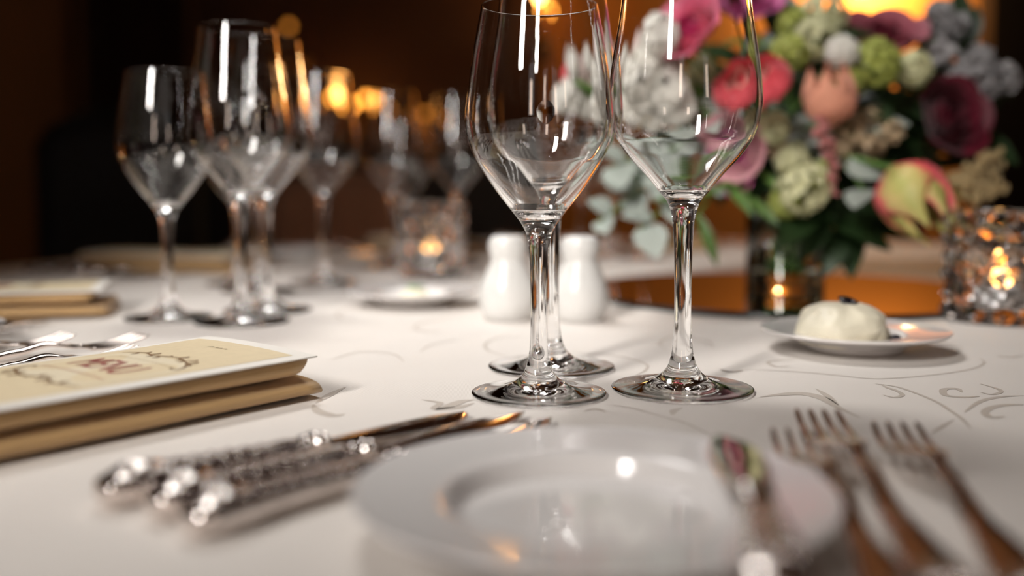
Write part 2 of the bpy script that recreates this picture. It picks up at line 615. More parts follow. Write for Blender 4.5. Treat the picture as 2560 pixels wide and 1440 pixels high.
for i in range(150):                     # the figure goes on over the rest of the cloth
    a, r = rs.uniform(0, 2 * PI), RT * 0.95 * math.sqrt(rs.random())
    x, y = r * math.cos(a), r * math.sin(a)
    wx, wy = x + CX, y + CYY
    if 0.4 < wy < 0.8 and -0.15 < wx < 0.4:
        continue
    th, cv = rs.uniform(0, 2 * PI), rs.choice((-1, 1))
    pts = []
    for k in range(9):
        q = k / 8
        pts.append((x, y))
        x += math.cos(th) * 0.022 * (1 - 0.6 * q)
        y += math.sin(th) * 0.022 * (1 - 0.6 * q)
        th += cv * (0.15 + 0.75 * q * q)
    ribbon(fig, pts, rs.choice((0.002, 0.0025, 0.005)), TZ + 0.00018, 3)
o = link('damask_figure', fig.mesh('damask_figure', M['damask']), cloth)
o['kind'] = 'stuff'
o['label'] = 'slightly darker woven scroll and leaf figure'

# ------------------------------------------------------------------ wine glasses
def glass_profile(outer, cup_z, wall, rim_z):
    """outer (r, z) points foot edge to rim -> outer polyline and inner polyline (rim down to the cup bottom)"""
    out = spline(outer, 7)
    inner = []
    zs = [p for p in out if p[1] > cup_z + 0.004]
    # offset inwards
    for i in range(len(out) - 1, -1, -1):
        r, z = out[i]
        if z < cup_z + 0.0025:
            break
        a, b = out[max(i - 1, 0)], out[min(i + 1, len(out) - 1)]
        tx, tz = b[0] - a[0], b[1] - a[1]
        L = math.hypot(tx, tz) or 1
        nx, nz = -tz / L, tx / L          # inward normal
        f = min(1.0, max(0.0, (z - cup_z) / 0.03))
        wl = wall * (1 + 1.6 * (1 - f))
        rr, zz = r + nx * wl, z + nz * wl
        if rr < 0.004 or (inner and zz >= inner[-1][1]):
            continue
        inner.append((rr, zz))
    rl, zl = inner[-1]
    tail = []
    for k in range(1, 9):
        q = k / 8
        tail.append((rl * math.cos(q * PI / 2), zl - (zl - cup_z) * math.sin(q * PI / 2)))
    tail[-1] = (0.0, cup_z)
    rim = []
    r1, z1 = out[-1]
    r2, z2 = inner[0]
    for k in range(1, 6):
        q = PI * k / 6
        cx, cz = (r1 + r2) / 2, (z1 + z2) / 2
        hw = (r1 - r2) / 2
        rim.append((cx + hw * math.cos(q), cz + abs(hw) * math.sin(q)))
    return out, rim + inner + tail


def lathe_split(name, prof, z_cuts, mat, n=88):
    """one continuous lathe surface cut into open meshes with shared analytic normals; prof runs foot centre -> outside -> inside cup"""
    N = len(prof)
    nrm = []
    for i in range(N):
        a, b = prof[max(i - 1, 0)], prof[min(i + 1, N - 1)]
        tx, tz = b[0] - a[0], b[1] - a[1]
        L = math.hypot(tx, tz) or 1
        nrm.append((tz / L, -tx / L))
    res = []
    for nm, i0, i1 in z_cuts:
        vs, fs, ns, idx = [], [], [], []
        for i in range(i0, i1 + 1):
            r, z = prof[i]
            if r < 1e-6:
                idx.append([len(vs)] * n)
                vs.append((0, 0, z))
                ns.append((0, 0, 1 if nrm[i][1] > 0 else -1))
            else:
                idx.append(list(range(len(vs), len(vs) + n)))
                for k in range(n):
                    c, s = math.cos(2 * PI * k / n), math.sin(2 * PI * k / n)
                    vs.append((r * c, r * s, z))
                    ns.append((nrm[i][0] * c, nrm[i][0] * s, nrm[i][1]))
        for i in range(i1 - i0):
            for k in range(n):
                q = []
                for j in (idx[i][k], idx[i][(k + 1) % n], idx[i + 1][(k + 1) % n], idx[i + 1][k]):
                    if j not in q:
                        q.append(j)
                if len(q) > 2:
                    fs.append(tuple(q))
        m = mesh(name + '_' + nm, vs, fs, mat)
        m.normals_split_custom_set_from_vertices(ns)
        res.append((nm, m))
    return res


def wine_glass_parts(name, foot_r, upper, cup_z, wall, stem_cut_lo, stem_cut_hi):
    foot = [(foot_r * 0.985, 0.0004), (foot_r, 0.0012), (foot_r * 0.985, 0.0021), (foot_r * 0.8, 0.0027), (foot_r * 0.58, 0.0040)]
    outer_pts = foot + upper
    out, inn = glass_profile(outer_pts, cup_z, wall, upper[-1][1])
    under = [(0.0, 0.0022), (foot_r * 0.3, 0.0019), (foot_r * 0.6, 0.0012), (foot_r * 0.85, 0.0005)]
    prof = under + out + inn
    i1 = next(i for i in range(len(under), len(prof)) if prof[i][1] > stem_cut_lo)
    i2 = next(i for i in range(i1, len(prof)) if prof[i][1] > stem_cut_hi)
    return lathe_split(name, prof, [('foot', 0, i1), ('stem', i1, i2), ('bowl', i2, len(prof) - 1)], M['glass'])


white_parts = wine_glass_parts('white_wine_glass', 0.0375, [
    (0.0155, 0.0063), (0.0092, 0.0115), (0.0064, 0.0190), (0.0052, 0.0270), (0.0047, 0.0420), (0.0049, 0.0640), (0.0055, 0.0790),
    (0.0068, 0.0890), (0.0100, 0.0960), (0.0145, 0.1020), (0.0205, 0.1095), (0.0268, 0.1180), (0.0345, 0.1300), (0.0389, 0.1400), (0.0408, 0.1495),
    (0.0409, 0.1570), (0.0389, 0.1745), (0.0365, 0.1905), (0.0342, 0.2035), (0.0320, 0.2152)], 0.1005, 0.00085, 0.012, 0.089)
red_parts = wine_glass_parts('red_wine_glass', 0.0402, [
    (0.0160, 0.0066), (0.0098, 0.0118), (0.0068, 0.0190), (0.0054, 0.0290), (0.0048, 0.0460), (0.0050, 0.0720), (0.0056, 0.0880),
    (0.0066, 0.0990), (0.0092, 0.1075), (0.0140, 0.1135), (0.0212, 0.1225), (0.0312, 0.1335), (0.0388, 0.1450), (0.0424, 0.1575), (0.0430, 0.1665),
    (0.0416, 0.1820), (0.0396, 0.1955), (0.0374, 0.2090), (0.0350, 0.2270), (0.0320, 0.2500)], 0.1120, 0.00085, 0.0125, 0.099)


def wine_glass(kind, x, y, label, group):
    g = build(kind + '_wine_glass', label, 'wine glass', white_parts if kind == 'white' else red_parts, (x, y, TZ + 0.0003), (0, 0, 0), group)
    return g


p = px(1347, 988)
wine_glass('white', p.x, p.y, 'empty white wine glass in front, its whole rim inside the photo', 'glasses of the front setting')
p = px(1705, 976)
wine_glass('red', p.x, p.y, 'tall empty wine glass in front of the pink flowers, right of the pair', 'glasses of the front setting')
p = px(1378, 921)
wine_glass('red', p.x, p.y, 'tall empty wine glass standing just behind the front white wine glass', 'glasses of the front setting')

# ------------------------------------------------------------------ cutlery meshes (x = 0 handle end, +x towards the tip)
def loft(mb, secs, n=16, sq=2.0):
    """secs: (x, y, z, half width, half thickness)"""
    rings = []
    for x, y, z, hw, ht in secs:
        ring = []
        for k in range(n):
            a = 2 * PI * k / n
            c, s = math.cos(a), math.sin(a)
            ring.append(Vector((x, y + hw * math.copysign(abs(c) ** (2 / sq), c), z + ht * math.copysign(abs(s) ** (2 / sq), s))))
        rings.append(ring)
    mb.rings(rings)
    return mb


def knife_parts(name, L, blade_w, handle_L, tip='round'):
    hs = spline([(0.0, 0, 0.0060, 0.0030, 0.0020), (0.002, 0, 0.0062, 0.0072, 0.0048), (0.010, 0, 0.0066, 0.0102, 0.0064), (0.022, 0, 0.0066, 0.0098, 0.0062),
                 (0.034, 0, 0.0064, 0.0078, 0.0056), (0.055, 0, 0.0060, 0.0066, 0.0050), (handle_L * 0.8, 0, 0.0056, 0.0060, 0.0046),
                 (handle_L - 0.008, 0, 0.0054, 0.0066, 0.0048), (handle_L, 0, 0.0052, 0.0056, 0.0042)], 5)
    handle = loft(MB(), hs, 20, 2.3).mesh(name + '_handle', M['silver_chased'])
    orn = MB()
    for k in range(9):                       # chased beads along both edges of the handle
        x = 0.012 + k * (handle_L - 0.03) / 8
        i = min(range(len(hs)), key=lambda j: abs(hs[j][0] - x))
        for s in (-1, 1):
            orn.sphere((x, s * hs[i][3] * 0.62, hs[i][2] + hs[i][4] * 0.72), 0.0015, 8, 5)
    for k in range(5):                       # shell at the handle end
        a = -0.8 + 0.4 * k
        orn.tube([(0.004, 0.004 * math.sin(a), 0.0108), (0.015 * math.cos(a) + 0.003, 0.012 * math.sin(a) * 0.7, 0.0128), (0.024, 0.0022 * a, 0.0126)], [0.0008, 0.0014, 0.0007], 6)
    ornm = orn.mesh(name + '_ornament', M['silver'])
    bo = MB()
    for j, r in ((0, 0.0062), (0.005, 0.0070), (0.0095, 0.0058)):
        bo.sphere((handle_L + 0.001 + j, 0, 0.0056), r, 16, 9, (0.45, 1, 0.82))
    bol = bo.mesh(name + '_bolster', M['silver'])
    b0 = handle_L + 0.010
    bl = MB()
    if tip == 'round':
        w_ = [(b0, 0, 0.0052, 0.0040, 0.0022), (b0 + 0.012, 0.0005, 0.0048, blade_w * 0.36, 0.0013), (b0 + 0.03, 0.001, 0.0042, blade_w * 0.44, 0.0011), (L - 0.045, 0.001, 0.0036, blade_w * 0.52, 0.0010),
              (L - 0.022, 0.0015, 0.0032, blade_w * 0.50, 0.0009), (L - 0.008, 0.0035, 0.0029, blade_w * 0.30, 0.0008), (L - 0.001, 0.0060, 0.0028, blade_w * 0.06, 0.0005)]
    else:                                    # notched fish-knife blade
        w_ = [(b0, 0, 0.0052, 0.0036, 0.0022), (b0 + 0.015, 0.0, 0.0046, blade_w * 0.30, 0.0012), (L - 0.05, 0.002, 0.0040, blade_w * 0.55, 0.0010),
              (L - 0.025, 0.003, 0.0034, blade_w * 0.48, 0.0009), (L - 0.010, 0.0045, 0.0031, blade_w * 0.26, 0.0008), (L, 0.0066, 0.0030, 0.0006, 0.0005)]
    loft(bl, spline(w_, 6), 14, 1.25)
    blade = bl.mesh(name + '_blade', M['silver'])
    return [('handle', handle, [('ornament', ornm)]), ('bolster', bol), ('blade', blade)]


M['silver_fork'] = plain('brushed_silver', (0.86, 0.78, 0.73), 0.17, metal=1.0)


def fork_parts(name, L):
    HL = L * 0.56
    prof = [(0.0, 0.0042), (0.02, 0.0046), (HL * 0.6, 0.0068), (HL, 0.0120), (HL + 0.018, 0.0150), (HL + 0.036, 0.0118), (HL + 0.046, 0.0096)]
    wid = [(0.0, 0.004, 0.0016), (0.006, 0.0095, 0.0022), (0.02, 0.0105, 0.0024), (0.05, 0.0066, 0.0022), (HL * 0.8, 0.0040, 0.0021), (HL, 0.0033, 0.0022), (HL + 0.014, 0.0038, 0.0019), (HL + 0.026, 0.0085, 0.0013), (HL + 0.038, 0.0118, 0.0011), (HL + 0.046, 0.0118, 0.0010)]

    def zat(x):
        for (a, za), (b, zb) in zip(prof, prof[1:]):
            if x <= b:
                q = (x - a) / (b - a)
                q = q * q * (3 - 2 * q)
                return za + (zb - za) * q
        return prof[-1][1]
    hs = [(x, 0, zat(x), hw, ht) for x, hw, ht in spline(wid, 5)]
    body = loft(MB(), hs, 16, 2.6).mesh(name + '_handle', M['silver_fork'])
    orn = MB()
    for k in range(5):
        a = -0.8 + 0.4 * k
        orn.tube([(0.005, 0.005 * math.sin(a), 0.0062), (0.016, 0.009 * math.sin(a), 0.0070), (0.028, 0.003 * a, 0.0068)], [0.0006, 0.0013, 0.0006], 6)
    ornm = orn.mesh(name + '_ornament', M['silver'])
    x0 = HL + 0.044
    tl = L - x0
    tines = []
    for k in range(4):
        y0 = (k - 1.5) * 0.0061
        s = [(x0, y0 * 1.0, 0.0098, 0.0026, 0.0011), (x0 + tl * 0.25, y0 * 1.02, 0.0092, 0.0019, 0.0011), (x0 + tl * 0.6, y0 * 1.03, 0.0102, 0.0016, 0.0011), (x0 + tl * 0.9, y0 * 1.0, 0.0128, 0.0013, 0.0009), (L, y0 * 0.98, 0.0140, 0.0004, 0.0004)]
        tines.append(('tine', loft(MB(), spline(s, 4), 10, 2.6).mesh(name + '_tine', M['silver_fork'])))
    return [('handle', body, [('ornament', ornm)])] + tines


KN_L, KN_F = knife_parts('table_knife', 0.192, 0.021, 0.088), knife_parts('fish_knife', 0.205, 0.019, 0.088, 'fish')
KN_B = knife_parts('butter_knife', 0.168, 0.019, 0.070)
FK = fork_parts('fork', 0.195)
FK_S = fork_parts('small_fork', 0.175)


def lay(parts, name, label, cat, a, b, L, z=0.0, group=None, pitch=0.0, flip=1):
    """place cutlery with its tip at table point b, its handle towards a"""
    d = (Vector(b).to_2d() - Vector(a).to_2d()).normalized()
    o = Vector(b).to_2d() - d * L
    return build(name, label, cat, parts, (o.x, o.y, TZ + z), (0, -pitch, math.atan2(d.y, d.x)), group)


lay(KN_L, 'table_knife', 'silver knife with ornate handle, nearest the gold napkin', 'knife', px(285, 1215, .008), px(1188, 1030, .004), 0.192, 0.0006, 'three knives beside the menu')
lay(KN_F, 'table_knife', 'silver knife with ornate handle, middle of the three beside the menu', 'knife', px(380, 1252, .008), px(1335, 1032, .004), 0.205, 0.0006, 'three knives beside the menu')
lay(KN_F, 'table_knife', 'silver knife with ornate handle, nearest the empty bread plate', 'knife', px(480, 1290, .008), px(1405, 1047, .004), 0.205, 0.0006, 'three knives beside the menu')

# forks at the right of the bread plate
lay(FK_S, 'fork', 'silver fork with its tines behind the bread plate rim', 'fork', px(2240, 1440, .012), px(1985, 1085, .012), 0.175, 0.0004, 'forks right of the bread plate')
lay(FK, 'fork', 'middle silver fork right of the bread plate, its tines reaching furthest', 'fork', px(2400, 1440, .012), px(2040, 1025, .014), 0.195, 0.0004, 'forks right of the bread plate')
lay(FK_S, 'fork', 'silver fork furthest right of the bread plate', 'fork', px(2620, 1440, .012), px(2235, 1068, .012), 0.175, 0.0004, 'forks right of the bread plate')

# ------------------------------------------------------------------ plates
def plate_mesh(name, R, well, foot, rim_z, well_z):
    pr = spline([(0.0001, 0.0016), (foot * 0.9, 0.0016), (foot * 0.96, 0.0002), (foot * 1.06, 0.0002), (foot * 1.14, 0.0024), (well * 1.08, 0.0048), (R * 0.86, rim_z - 0.0042), (R * 0.97, rim_z - 0.0022), (R, rim_z - 0.0006), (R * 0.992, rim_z + 0.0003),
                 (R * 0.96, rim_z - 0.0002), (R * 0.8, rim_z - 0.0016), (well * 1.10, rim_z - 0.0026), (well * 1.02, rim_z - 0.0042), (well * 0.96, well_z + 0.0006), (well * 0.85, well_z), (0.0001, well_z)], 4)
    pr[0] = (0, pr[0][1])
    pr[-1] = (0, pr[-1][1])
    return MB().lathe(pr, 128).mesh(name, M['china'])


bread = plate_mesh('bread_plate', 0.0805, 0.0485, 0.047, 0.0165, 0.0058)
small = plate_mesh('butter_plate', 0.065, 0.034, 0.030, 0.0150, 0.0060)


def plate(m, name, label, x, y, group=None):
    o = link(name, m)
    o.location = (x, y, TZ + 0.0003)
    return tag(o, label, 'plate', group)


pc = px(1480, 1212, 0.0165)
plate(bread, 'bread_plate', 'empty white bread plate in the foreground with a butter knife on it', pc.x, pc.y, 'bread plates')
# butter knife across the right rim of the plate
a, b = px(1935, 1440, .021), px(1836, 1068, .021)
lay(KN_B, 'butter_knife', 'silver butter knife resting on the right rim of the bread plate', 'knife', a, b, 0.168, 0.0148)

pb = px(2135, 822, 0.015)
plate(small, 'butter_plate', 'small white plate holding a mound of butter at right', pb.x, pb.y, 'butter plates')
pb2 = px(1030, 727, 0.014)
plate(small, 'butter_plate', 'small white plate left of the salt shakers with a green garnish', pb2.x, pb2.y, 'butter plates')


def butter_mound(R, h, seed):
    rs = random.Random(seed)
    vs, fs = [(0, 0, 0.0)], []
    nu, nv = 56, 18
    for j in range(nv + 1):
        q = j / nv
        for k in range(nu):
            a = 2 * PI * k / nu
            r = R * math.cos(q * PI / 2) ** 0.62
            z = h * math.sin(q * PI / 2) ** 0.9
            fl = 1 + 0.04 * math.sin(7 * a + 2.5 * q + seed) * (1 - q * q) + 0.22 * noise.noise(Vector((math.cos(a) * 1.6, math.sin(a) * 1.6, q * 2 + seed))) + 0.12 * noise.noise(Vector((math.cos(a) * 5, math.sin(a) * 5, q * 5 + seed)))
            vs.append((r * fl * math.cos(a), r * fl * math.sin(a), z * (1 + 0.14 * noise.noise(Vector((math.cos(a) * 1.5, math.sin(a) * 1.5, seed + 5))) * math.cos(q * PI / 2))))
    for k in range(nu):
        fs.append((0, 1 + (k + 1) % nu, 1 + k))
    for j in range(nv):
        for k in range(nu):
            a, b = 1 + j * nu + k, 1 + j * nu + (k + 1) % nu
            fs.append((a, b, b + nu, a + nu))
    fs.append(tuple(1 + nv * nu + k for k in range(nu)))
    return mesh('butter', vs, fs, M['butter'])


bt = thing('butter_mound', 'mound of creamy whipped butter topped with a dark olive slice', 'butter', (pb.x - 0.010, pb.y - 0.006, TZ + 0.0064))
link('butter', butter_mound(0.031, 0.0285, 2), bt)
ol = link('olive_slice', MB().lathe([(0.003, 0.0), (0.0075, 0.0008), (0.0085, 0.0022), (0.0065, 0.0036), (0.003, 0.003), (0.003, 0.0)], 20).mesh('olive_slice', M['olive']), bt)
ol.location = (0.003, -0.002, 0.0272)
ol.rotation_euler = (0.25, 0.3, 0)
cr = link('caper', MB().sphere((0, 0, 0.0035), 0.0036, 12, 8, (1.2, 1, 0.9)).mesh('caper', M['olive']))
cr.location = (pb.x + 0.0245, pb.y - 0.014, TZ + 0.0064)
tag(cr, 'small dark olive piece lying beside the butter mound', 'olive')

bt2 = thing('butter_curl', 'small butter curl with a green herb leaf on the left plate', 'butter', (pb2.x + 0.004, pb2.y - 0.004, TZ + 0.0064))
link('butter', butter_mound(0.014, 0.010, 9), bt2)
lf = MB()
for k in range(5):
    a = -0.8 + 0.4 * k
    lf.add([(0, 0, 0.010), (0.008 * math.sin(a) - 0.002, -0.004, 0.012), (0.013 * math.sin(a), -0.004, 0.013 + 0.003 * math.cos(a)), (0.008 * math.sin(a) + 0.002, -0.003, 0.012)], [(0, 1, 2, 3)])
link('herb_leaf', lf.mesh('herb_leaf', M['herb']), bt2)

# ------------------------------------------------------------------ salt and pepper shakers
sh_prof = spline([(0.0001, 0.0), (0.016, 0.0), (0.0205, 0.0016), (0.0245, 0.0100), (0.0258, 0.0190), (0.0240, 0.0300), (0.0195, 0.0410), (0.0160, 0.0490), (0.0152, 0.0530), (0.0158, 0.0560), (0.0170, 0.0600), (0.0172, 0.0660), (0.0150, 0.0715), (0.0100, 0.0738), (0.0001, 0.0742)], 5)
sh_prof[0] = (0, 0)
sh_prof[-1] = (0, sh_prof[-1][1])
i_neck = next(i for i, q in enumerate(sh_prof) if q[1] > 0.053)
body_m = MB().lathe(sh_prof[:i_neck + 1], 48).mesh('shaker_body', M['ceramic'])
cap_m = MB().lathe([(sh_prof[i_neck][0] - 0.0004, sh_prof[i_neck][1] - 0.0002)] + sh_prof[i_neck:], 48).mesh('shaker_cap', M['ceramic'])
hm = MB()
for k in range(6):
    hm.sphere((0.005 * math.cos(k * PI / 3), 0.005 * math.sin(k * PI / 3), 0.0741), 0.0007, 6, 4)
hole_m = hm.mesh('shaker_holes', M['olive'])
for (u, v), lb in (((1270, 797), 'white ceramic pear-shaped shaker left of the front glass stem'), ((1450, 800), 'white ceramic pear-shaped shaker right of the front glass stem')):
    p = px(u, v)
    build('salt_shaker', lb, 'shaker', [('body', body_m), ('cap', cap_m, [('pouring_holes', hole_m)])], (p.x, p.y, TZ + 0.0002), (0, 0, 0), 'white shakers')

# ------------------------------------------------------------------ cut crystal candle holders
def cut_glass(R, h, wall, base, nc=11, nr=6):
    mb = MB()
    vs, fs = [], []
    rows = nr * 2
    for j in range(rows + 1):
        z = h * j / rows
        for k in range(nc * 2):
            a = 2 * PI * (k + (0.0)) / (nc * 2)
            peak = (j % 2 == 1) and ((k + (j // 2) % 2) % 2 == 1)
            r = R + (0.0 if peak else -0.0042)
            vs.append((r * math.cos(a), r * math.sin(a), z))
    n = nc * 2
    for j in range(rows):
        for k in range(n):
            a, b, c, d = j * n + k, j * n + (k + 1) % n, (j + 1) * n + (k + 1) % n, (j + 1) * n + k
            if (j + k) % 2:
                fs += [(a, b, c), (a, c, d)]
            else:
                fs += [(a, b, d), (b, c, d)]
    # rim, inside wall, inside floor, underside
    ri = R - wall
    b0 = rows * n
    off = len(vs)
    ins = [(ri, h - 0.001), (ri, h * 0.5), (ri - 0.001, base + 0.004), (ri - 0.006, base)]
    for r, z in ins:
        vs += [(r * math.cos(2 * PI * k / n), r * math.sin(2 * PI * k / n), z) for k in range(n)]
    for k in range(n):
        fs.append((b0 + k, b0 + (k + 1) % n, off + (k + 1) % n, off + k))
    for j in range(len(ins) - 1):
        for k in range(n):
            a, b = off + j * n + k, off + j * n + (k + 1) % n
            fs.append((a, b, b + n, a + n))
    last = off + (len(ins) - 1) * n
    fs.append(tuple(last + k for k in range(n)))
    fs.append(tuple(range(n - 1, -1, -1)))
    return mesh('cut_glass', vs, fs, M['cutglass'], False)


holder_m = cut_glass(0.047, 0.096, 0.0095, 0.012)
tin_m = MB().lathe([(0, 0), (0.0195, 0), (0.0198, 0.015), (0.0193, 0.015), (0.0190, 0.001), (0, 0.001)], 32).mesh('tealight_tin', M['tin'])
wax_m = MB().lathe([(0, 0.0012), (0.0188, 0.0012), (0.0188, 0.0125), (0.012, 0.0118), (0, 0.0116)], 32).mesh('tealight_wax', M['wax'])
wick_m = MB().tube([(0, 0, 0.011), (0.0003, 0, 0.018)], 0.0007, 6).mesh('wick', M['wick'])
fl_prof = [(0, 0.016), (0.0030, 0.0185), (0.0046, 0.0230), (0.0043, 0.0280), (0.0026, 0.0340), (0.0010, 0.0385), (0, 0.0400)]
flame_m = MB().lathe(fl_prof, 20).mesh('flame', M['flame'])
for (u, v), lb, lc, rz in (((2492, 800), 'cut crystal candle holder at the right edge beside the butter plate', 'lit tealight inside the right crystal holder', 0.1),
                           ((1078, 690), 'cut crystal candle holder behind the left butter plate', 'lit tealight inside the crystal holder behind the left butter plate', 0.5)):
    p = px(u, v)
    hld = link('candle_holder', holder_m)
    hld.location = (p.x, p.y, TZ + 0.0002)
    hld.rotation_euler = (0, 0, rz)
    tag(hld, lb, 'candle holder', 'crystal candle holders')
    build('tealight', lc, 'candle', [('tin', tin_m), ('wax', wax_m), ('wick', wick_m), ('flame', flame_m)], (p.x, p.y, TZ + 0.0128), (0, 0, 0), 'tealights')

# ------------------------------------------------------------------ napkins and menus (local frame: +x towards the table centre, +y to the diner's left)
def slab(name, L0, L1, hw, z0, z1, skew0, skew1, wob, mat, seed):
    """folded cloth: rounded fold along both long sides, gently waved"""
    mb = MB()
    rings = []
    th = (z1 - z0) / 2
    nx = 26
    n = 24
    for i in range(nx + 1):
        q = i / nx
        ring = []
        for k in range(n):
            a = 2 * PI * k / n
            c, s = math.cos(a), math.sin(a)
            y = hw * math.copysign(abs(c) ** 0.38, c)
            zz = th * math.copysign(abs(s) ** 0.75, s)
            x0 = L0
            x1 = L1 + skew1 * s
            x = x0 + (x1 - x0) * q
            wv = wob * noise.noise(Vector((x * 14, y * 10, seed)))
            ww = 1.0 if s < 0 else 0.85
            ring.append(Vector((x, y + wob * 0.8 * noise.noise(Vector((x * 9, seed, s))), (z0 + z1) / 2 + zz * (1 + 0.05 * math.sin(x * 40 + seed)) + (wv if s > -0.2 else 0))))
        rings.append(ring)
    mb.rings(rings)
    return mb.mesh(name, mat)


nap_lo = slab('napkin_lower_fold', -0.135, 0.124, 0.0500, 0.0006, 0.0128, 0, -0.004, 0.0012, M['napkin'], 1.0)
nap_up = slab('napkin_upper_fold', -0.130, 0.113, 0.0490, 0.0128, 0.0243, 0, 0.009, 0.0010, M['napkin'], 4.0)


def card_z(x, y):
    return 0.0256 + 0.0022 * math.cos(min(max(y / 0.055, -1), 1) * PI / 2) - 0.0016 - 0.06 * max(0, x - 0.09) ** 2 + (0.0012 * max(0, (x - 0.06) / 0.06) * max(0, y / 0.05))


def sheet(x0, x1, y0, y1, dz, mat, name, th=0.0, nx=14, ny=10, corner=0.0):
    vs, fs = [], []
    for i in range(nx + 1):
        for j in range(ny + 1):
            x, y = x0 + (x1 - x0) * i / nx, y0 + (y1 - y0) * j / ny
            vs.append((x, y, card_z(x, y) + dz))
    for i in range(nx):
        for j in range(ny):
            a = i * (ny + 1) + j
            fs.append((a, a + ny + 1, a + ny + 2, a + 1))
    if th:
        k0 = len(vs)
        top = list(vs)
        vs += [(x, y, z - th) for x, y, z in top]
        fs += [tuple(k0 + q for q in reversed(f)) for f in fs]
        b0 = len(vs)
        vs += top + [(x, y, z - th) for x, y, z in top]
        edge = [j for j in range(ny + 1)] + [i * (ny + 1) + ny for i in range(1, nx + 1)] + [nx * (ny + 1) + j for j in range(ny - 1, -1, -1)] + [i * (ny + 1) for i in range(nx - 1, 0, -1)]
        for a, b in zip(edge, edge[1:] + edge[:1]):
            fs.append((b0 + a, b0 + b, b0 + b + k0, b0 + a + k0))
    return mesh(name, vs, fs, mat)


CL0, CL1, CW = -0.122, 0.1205, 0.0510
card_m = sheet(CL0, CL1, -CW, CW, 0, M['card'], 'menu_card', 0.0007, 16, 12)
panel_m = sheet(CL0 + 0.008, CL1 - 0.010, -CW + 0.0085, CW - 0.006, 0.00012, M['panel'], 'menu_panel')
plq = MB()                                  # paler plaque with rounded corners behind the title
ring = []
for k in range(40):
    a = 2 * PI * k / 40
    c, s = math.cos(a), math.sin(a)
    ring.append((0.024 + 0.034 * math.copysign(abs(c) ** 0.4, c), 0.0 + 0.037 * math.copysign(abs(s) ** 0.4, s)))
plq.add([(0.024, 0, card_z(0.024, 0) + 0.0002)] + [(x, y, card_z(x, y) + 0.0002) for x, y in ring], [(0, 1 + k, 1 + (k + 1) % 40) for k in range(40)])
plaque_m = plq.mesh('menu_plaque', M['plaque'])


def text_mesh(body, width, height, cx, cyy, mat):
    c = bpy.data.curves.new('title', 'FONT')
    c.body = body
    c.align_x, c.align_y = 'CENTER', 'CENTER'
    ob = bpy.data.objects.new('title_tmp', c)
    COL.objects.link(ob)
    dg = bpy.context.evaluated_depsgraph_get()
    m = bpy.data.meshes.new_from_object(ob.evaluated_get(dg))
    COL.objects.unlink(ob)
    bpy.data.objects.remove(ob)
    xs = [v.co.x for v in m.vertices]
    ys = [v.co.y for v in m.vertices]
    mx, my = (max(xs) + min(xs)) / 2, (max(ys) + min(ys)) / 2
    sx, sy = width / (max(xs) - min(xs)), height / (max(ys) - min(ys))
    for v in m.vertices:                     # text x runs to the diner's right (-y), text y towards the centre (+x)
        X, Y = cx + (v.co.y - my) * sy, cyy - (v.co.x - mx) * sx
        v.co = (X, Y, card_z(X, Y) + 0.0003)
    m.materials.clear()
    m.materials.append(mat)
    return m


title_m = text_mesh('MENU', 0.046, 0.021, 0.028, 0.0, M['ink_red'])


def scribble(x, y0, y1, mat, name, seed, wd=0.0011):
    rs = random.Random(seed)
    mb = MB()
    y = y0
    while y > y1:
        st = rs.uniform(0.0012, 0.0030)
        h = rs.uniform(0.0008, 0.0016)
        ribbon(mb, [(x - h, y), (x + h, y - st * 0.4), (x - h * 0.4, y - st)], wd * 0.55, zf=lambda X, Y: card_z(X, Y) + 0.0003, n=2)
        y -= st + rs.uniform(0.0004, 0.0012)
    return mb.mesh(name, mat)


sub_m = scribble(0.0085, 0.029, -0.029, M['ink_soft'], 'menu_subtitle', 1)
top_m = scribble(0.0465, 0.024, -0.024, M['ink_grey'], 'menu_top_line', 2, 0.0008)


def flourish(mir, x0, name):
    mb = MB()
    zf = lambda X, Y: card_z(X, Y) + 0.0003

    def R(pts, wd):
        ribbon(mb, [(x0 + mir * a, b * -mir) for a, b in pts], wd, zf=zf, n=5)
    R([(0.0, -0.036), (0.005, -0.022), (0.002, -0.008), (0.006, 0.006), (0.003, 0.020), (-0.004, 0.031), (-0.010, 0.034), (-0.012, 0.030), (-0.009, 0.028)], 0.0013)
    for q, (a, b) in enumerate([(0.004, -0.026), (0.003, -0.014), (0.003, -0.004), (0.006, 0.008), (0.005, 0.016), (0.001, 0.024)]):
        s = 1 if q % 2 else -1
        R([(a, b), (a + 0.003 * s, b + 0.003), (a + 0.006 * s, b + 0.002)], [0.0005, 0.0026, 0.0005])
        R([(a, b + 0.002), (a - 0.002 * s, b + 0.006), (a - 0.005 * s, b + 0.005)], [0.0005, 0.0022, 0.0005])
    return mb.mesh(name, M['ink_brown'])


fl1, fl2 = flourish(1, 0.0560, 'menu_flourish_top'), flourish(-1, -0.006, 'menu_flourish_bottom')
fl3m = MB()
for k in range(4):
    ribbon(fl3m, [(0.092 + 0.002 * (k % 2), 0.010 - 0.004 * k), (0.095, 0.008 - 0.004 * k), (0.093, 0.006 - 0.004 * k)], 0.0014, zf=lambda X, Y: card_z(X, Y) + 0.0003, n=3)
fl3 = fl3m.mesh('menu_crest', M['ink_grey'])

MENU_PARTS = [('card', card_m, [('printed_panel', panel_m), ('title_plaque', plaque_m)]), ('title', title_m, None, 'dark red lettering reading MENU'), ('subtitle', sub_m), ('top_line', top_m), ('flourish', fl1), ('flourish', fl2), ('crest', fl3)]
NAP_PARTS = [('lower_fold', nap_lo), ('upper_fold', nap_up)]


def setting_frame(ang):
    n = Vector((math.cos(math.radians(ang)), math.sin(math.radians(ang)), 0))
    return Vector((CX, CYY, TZ)) - n * 0.80, n, Vector((n.y, -n.x, 0))


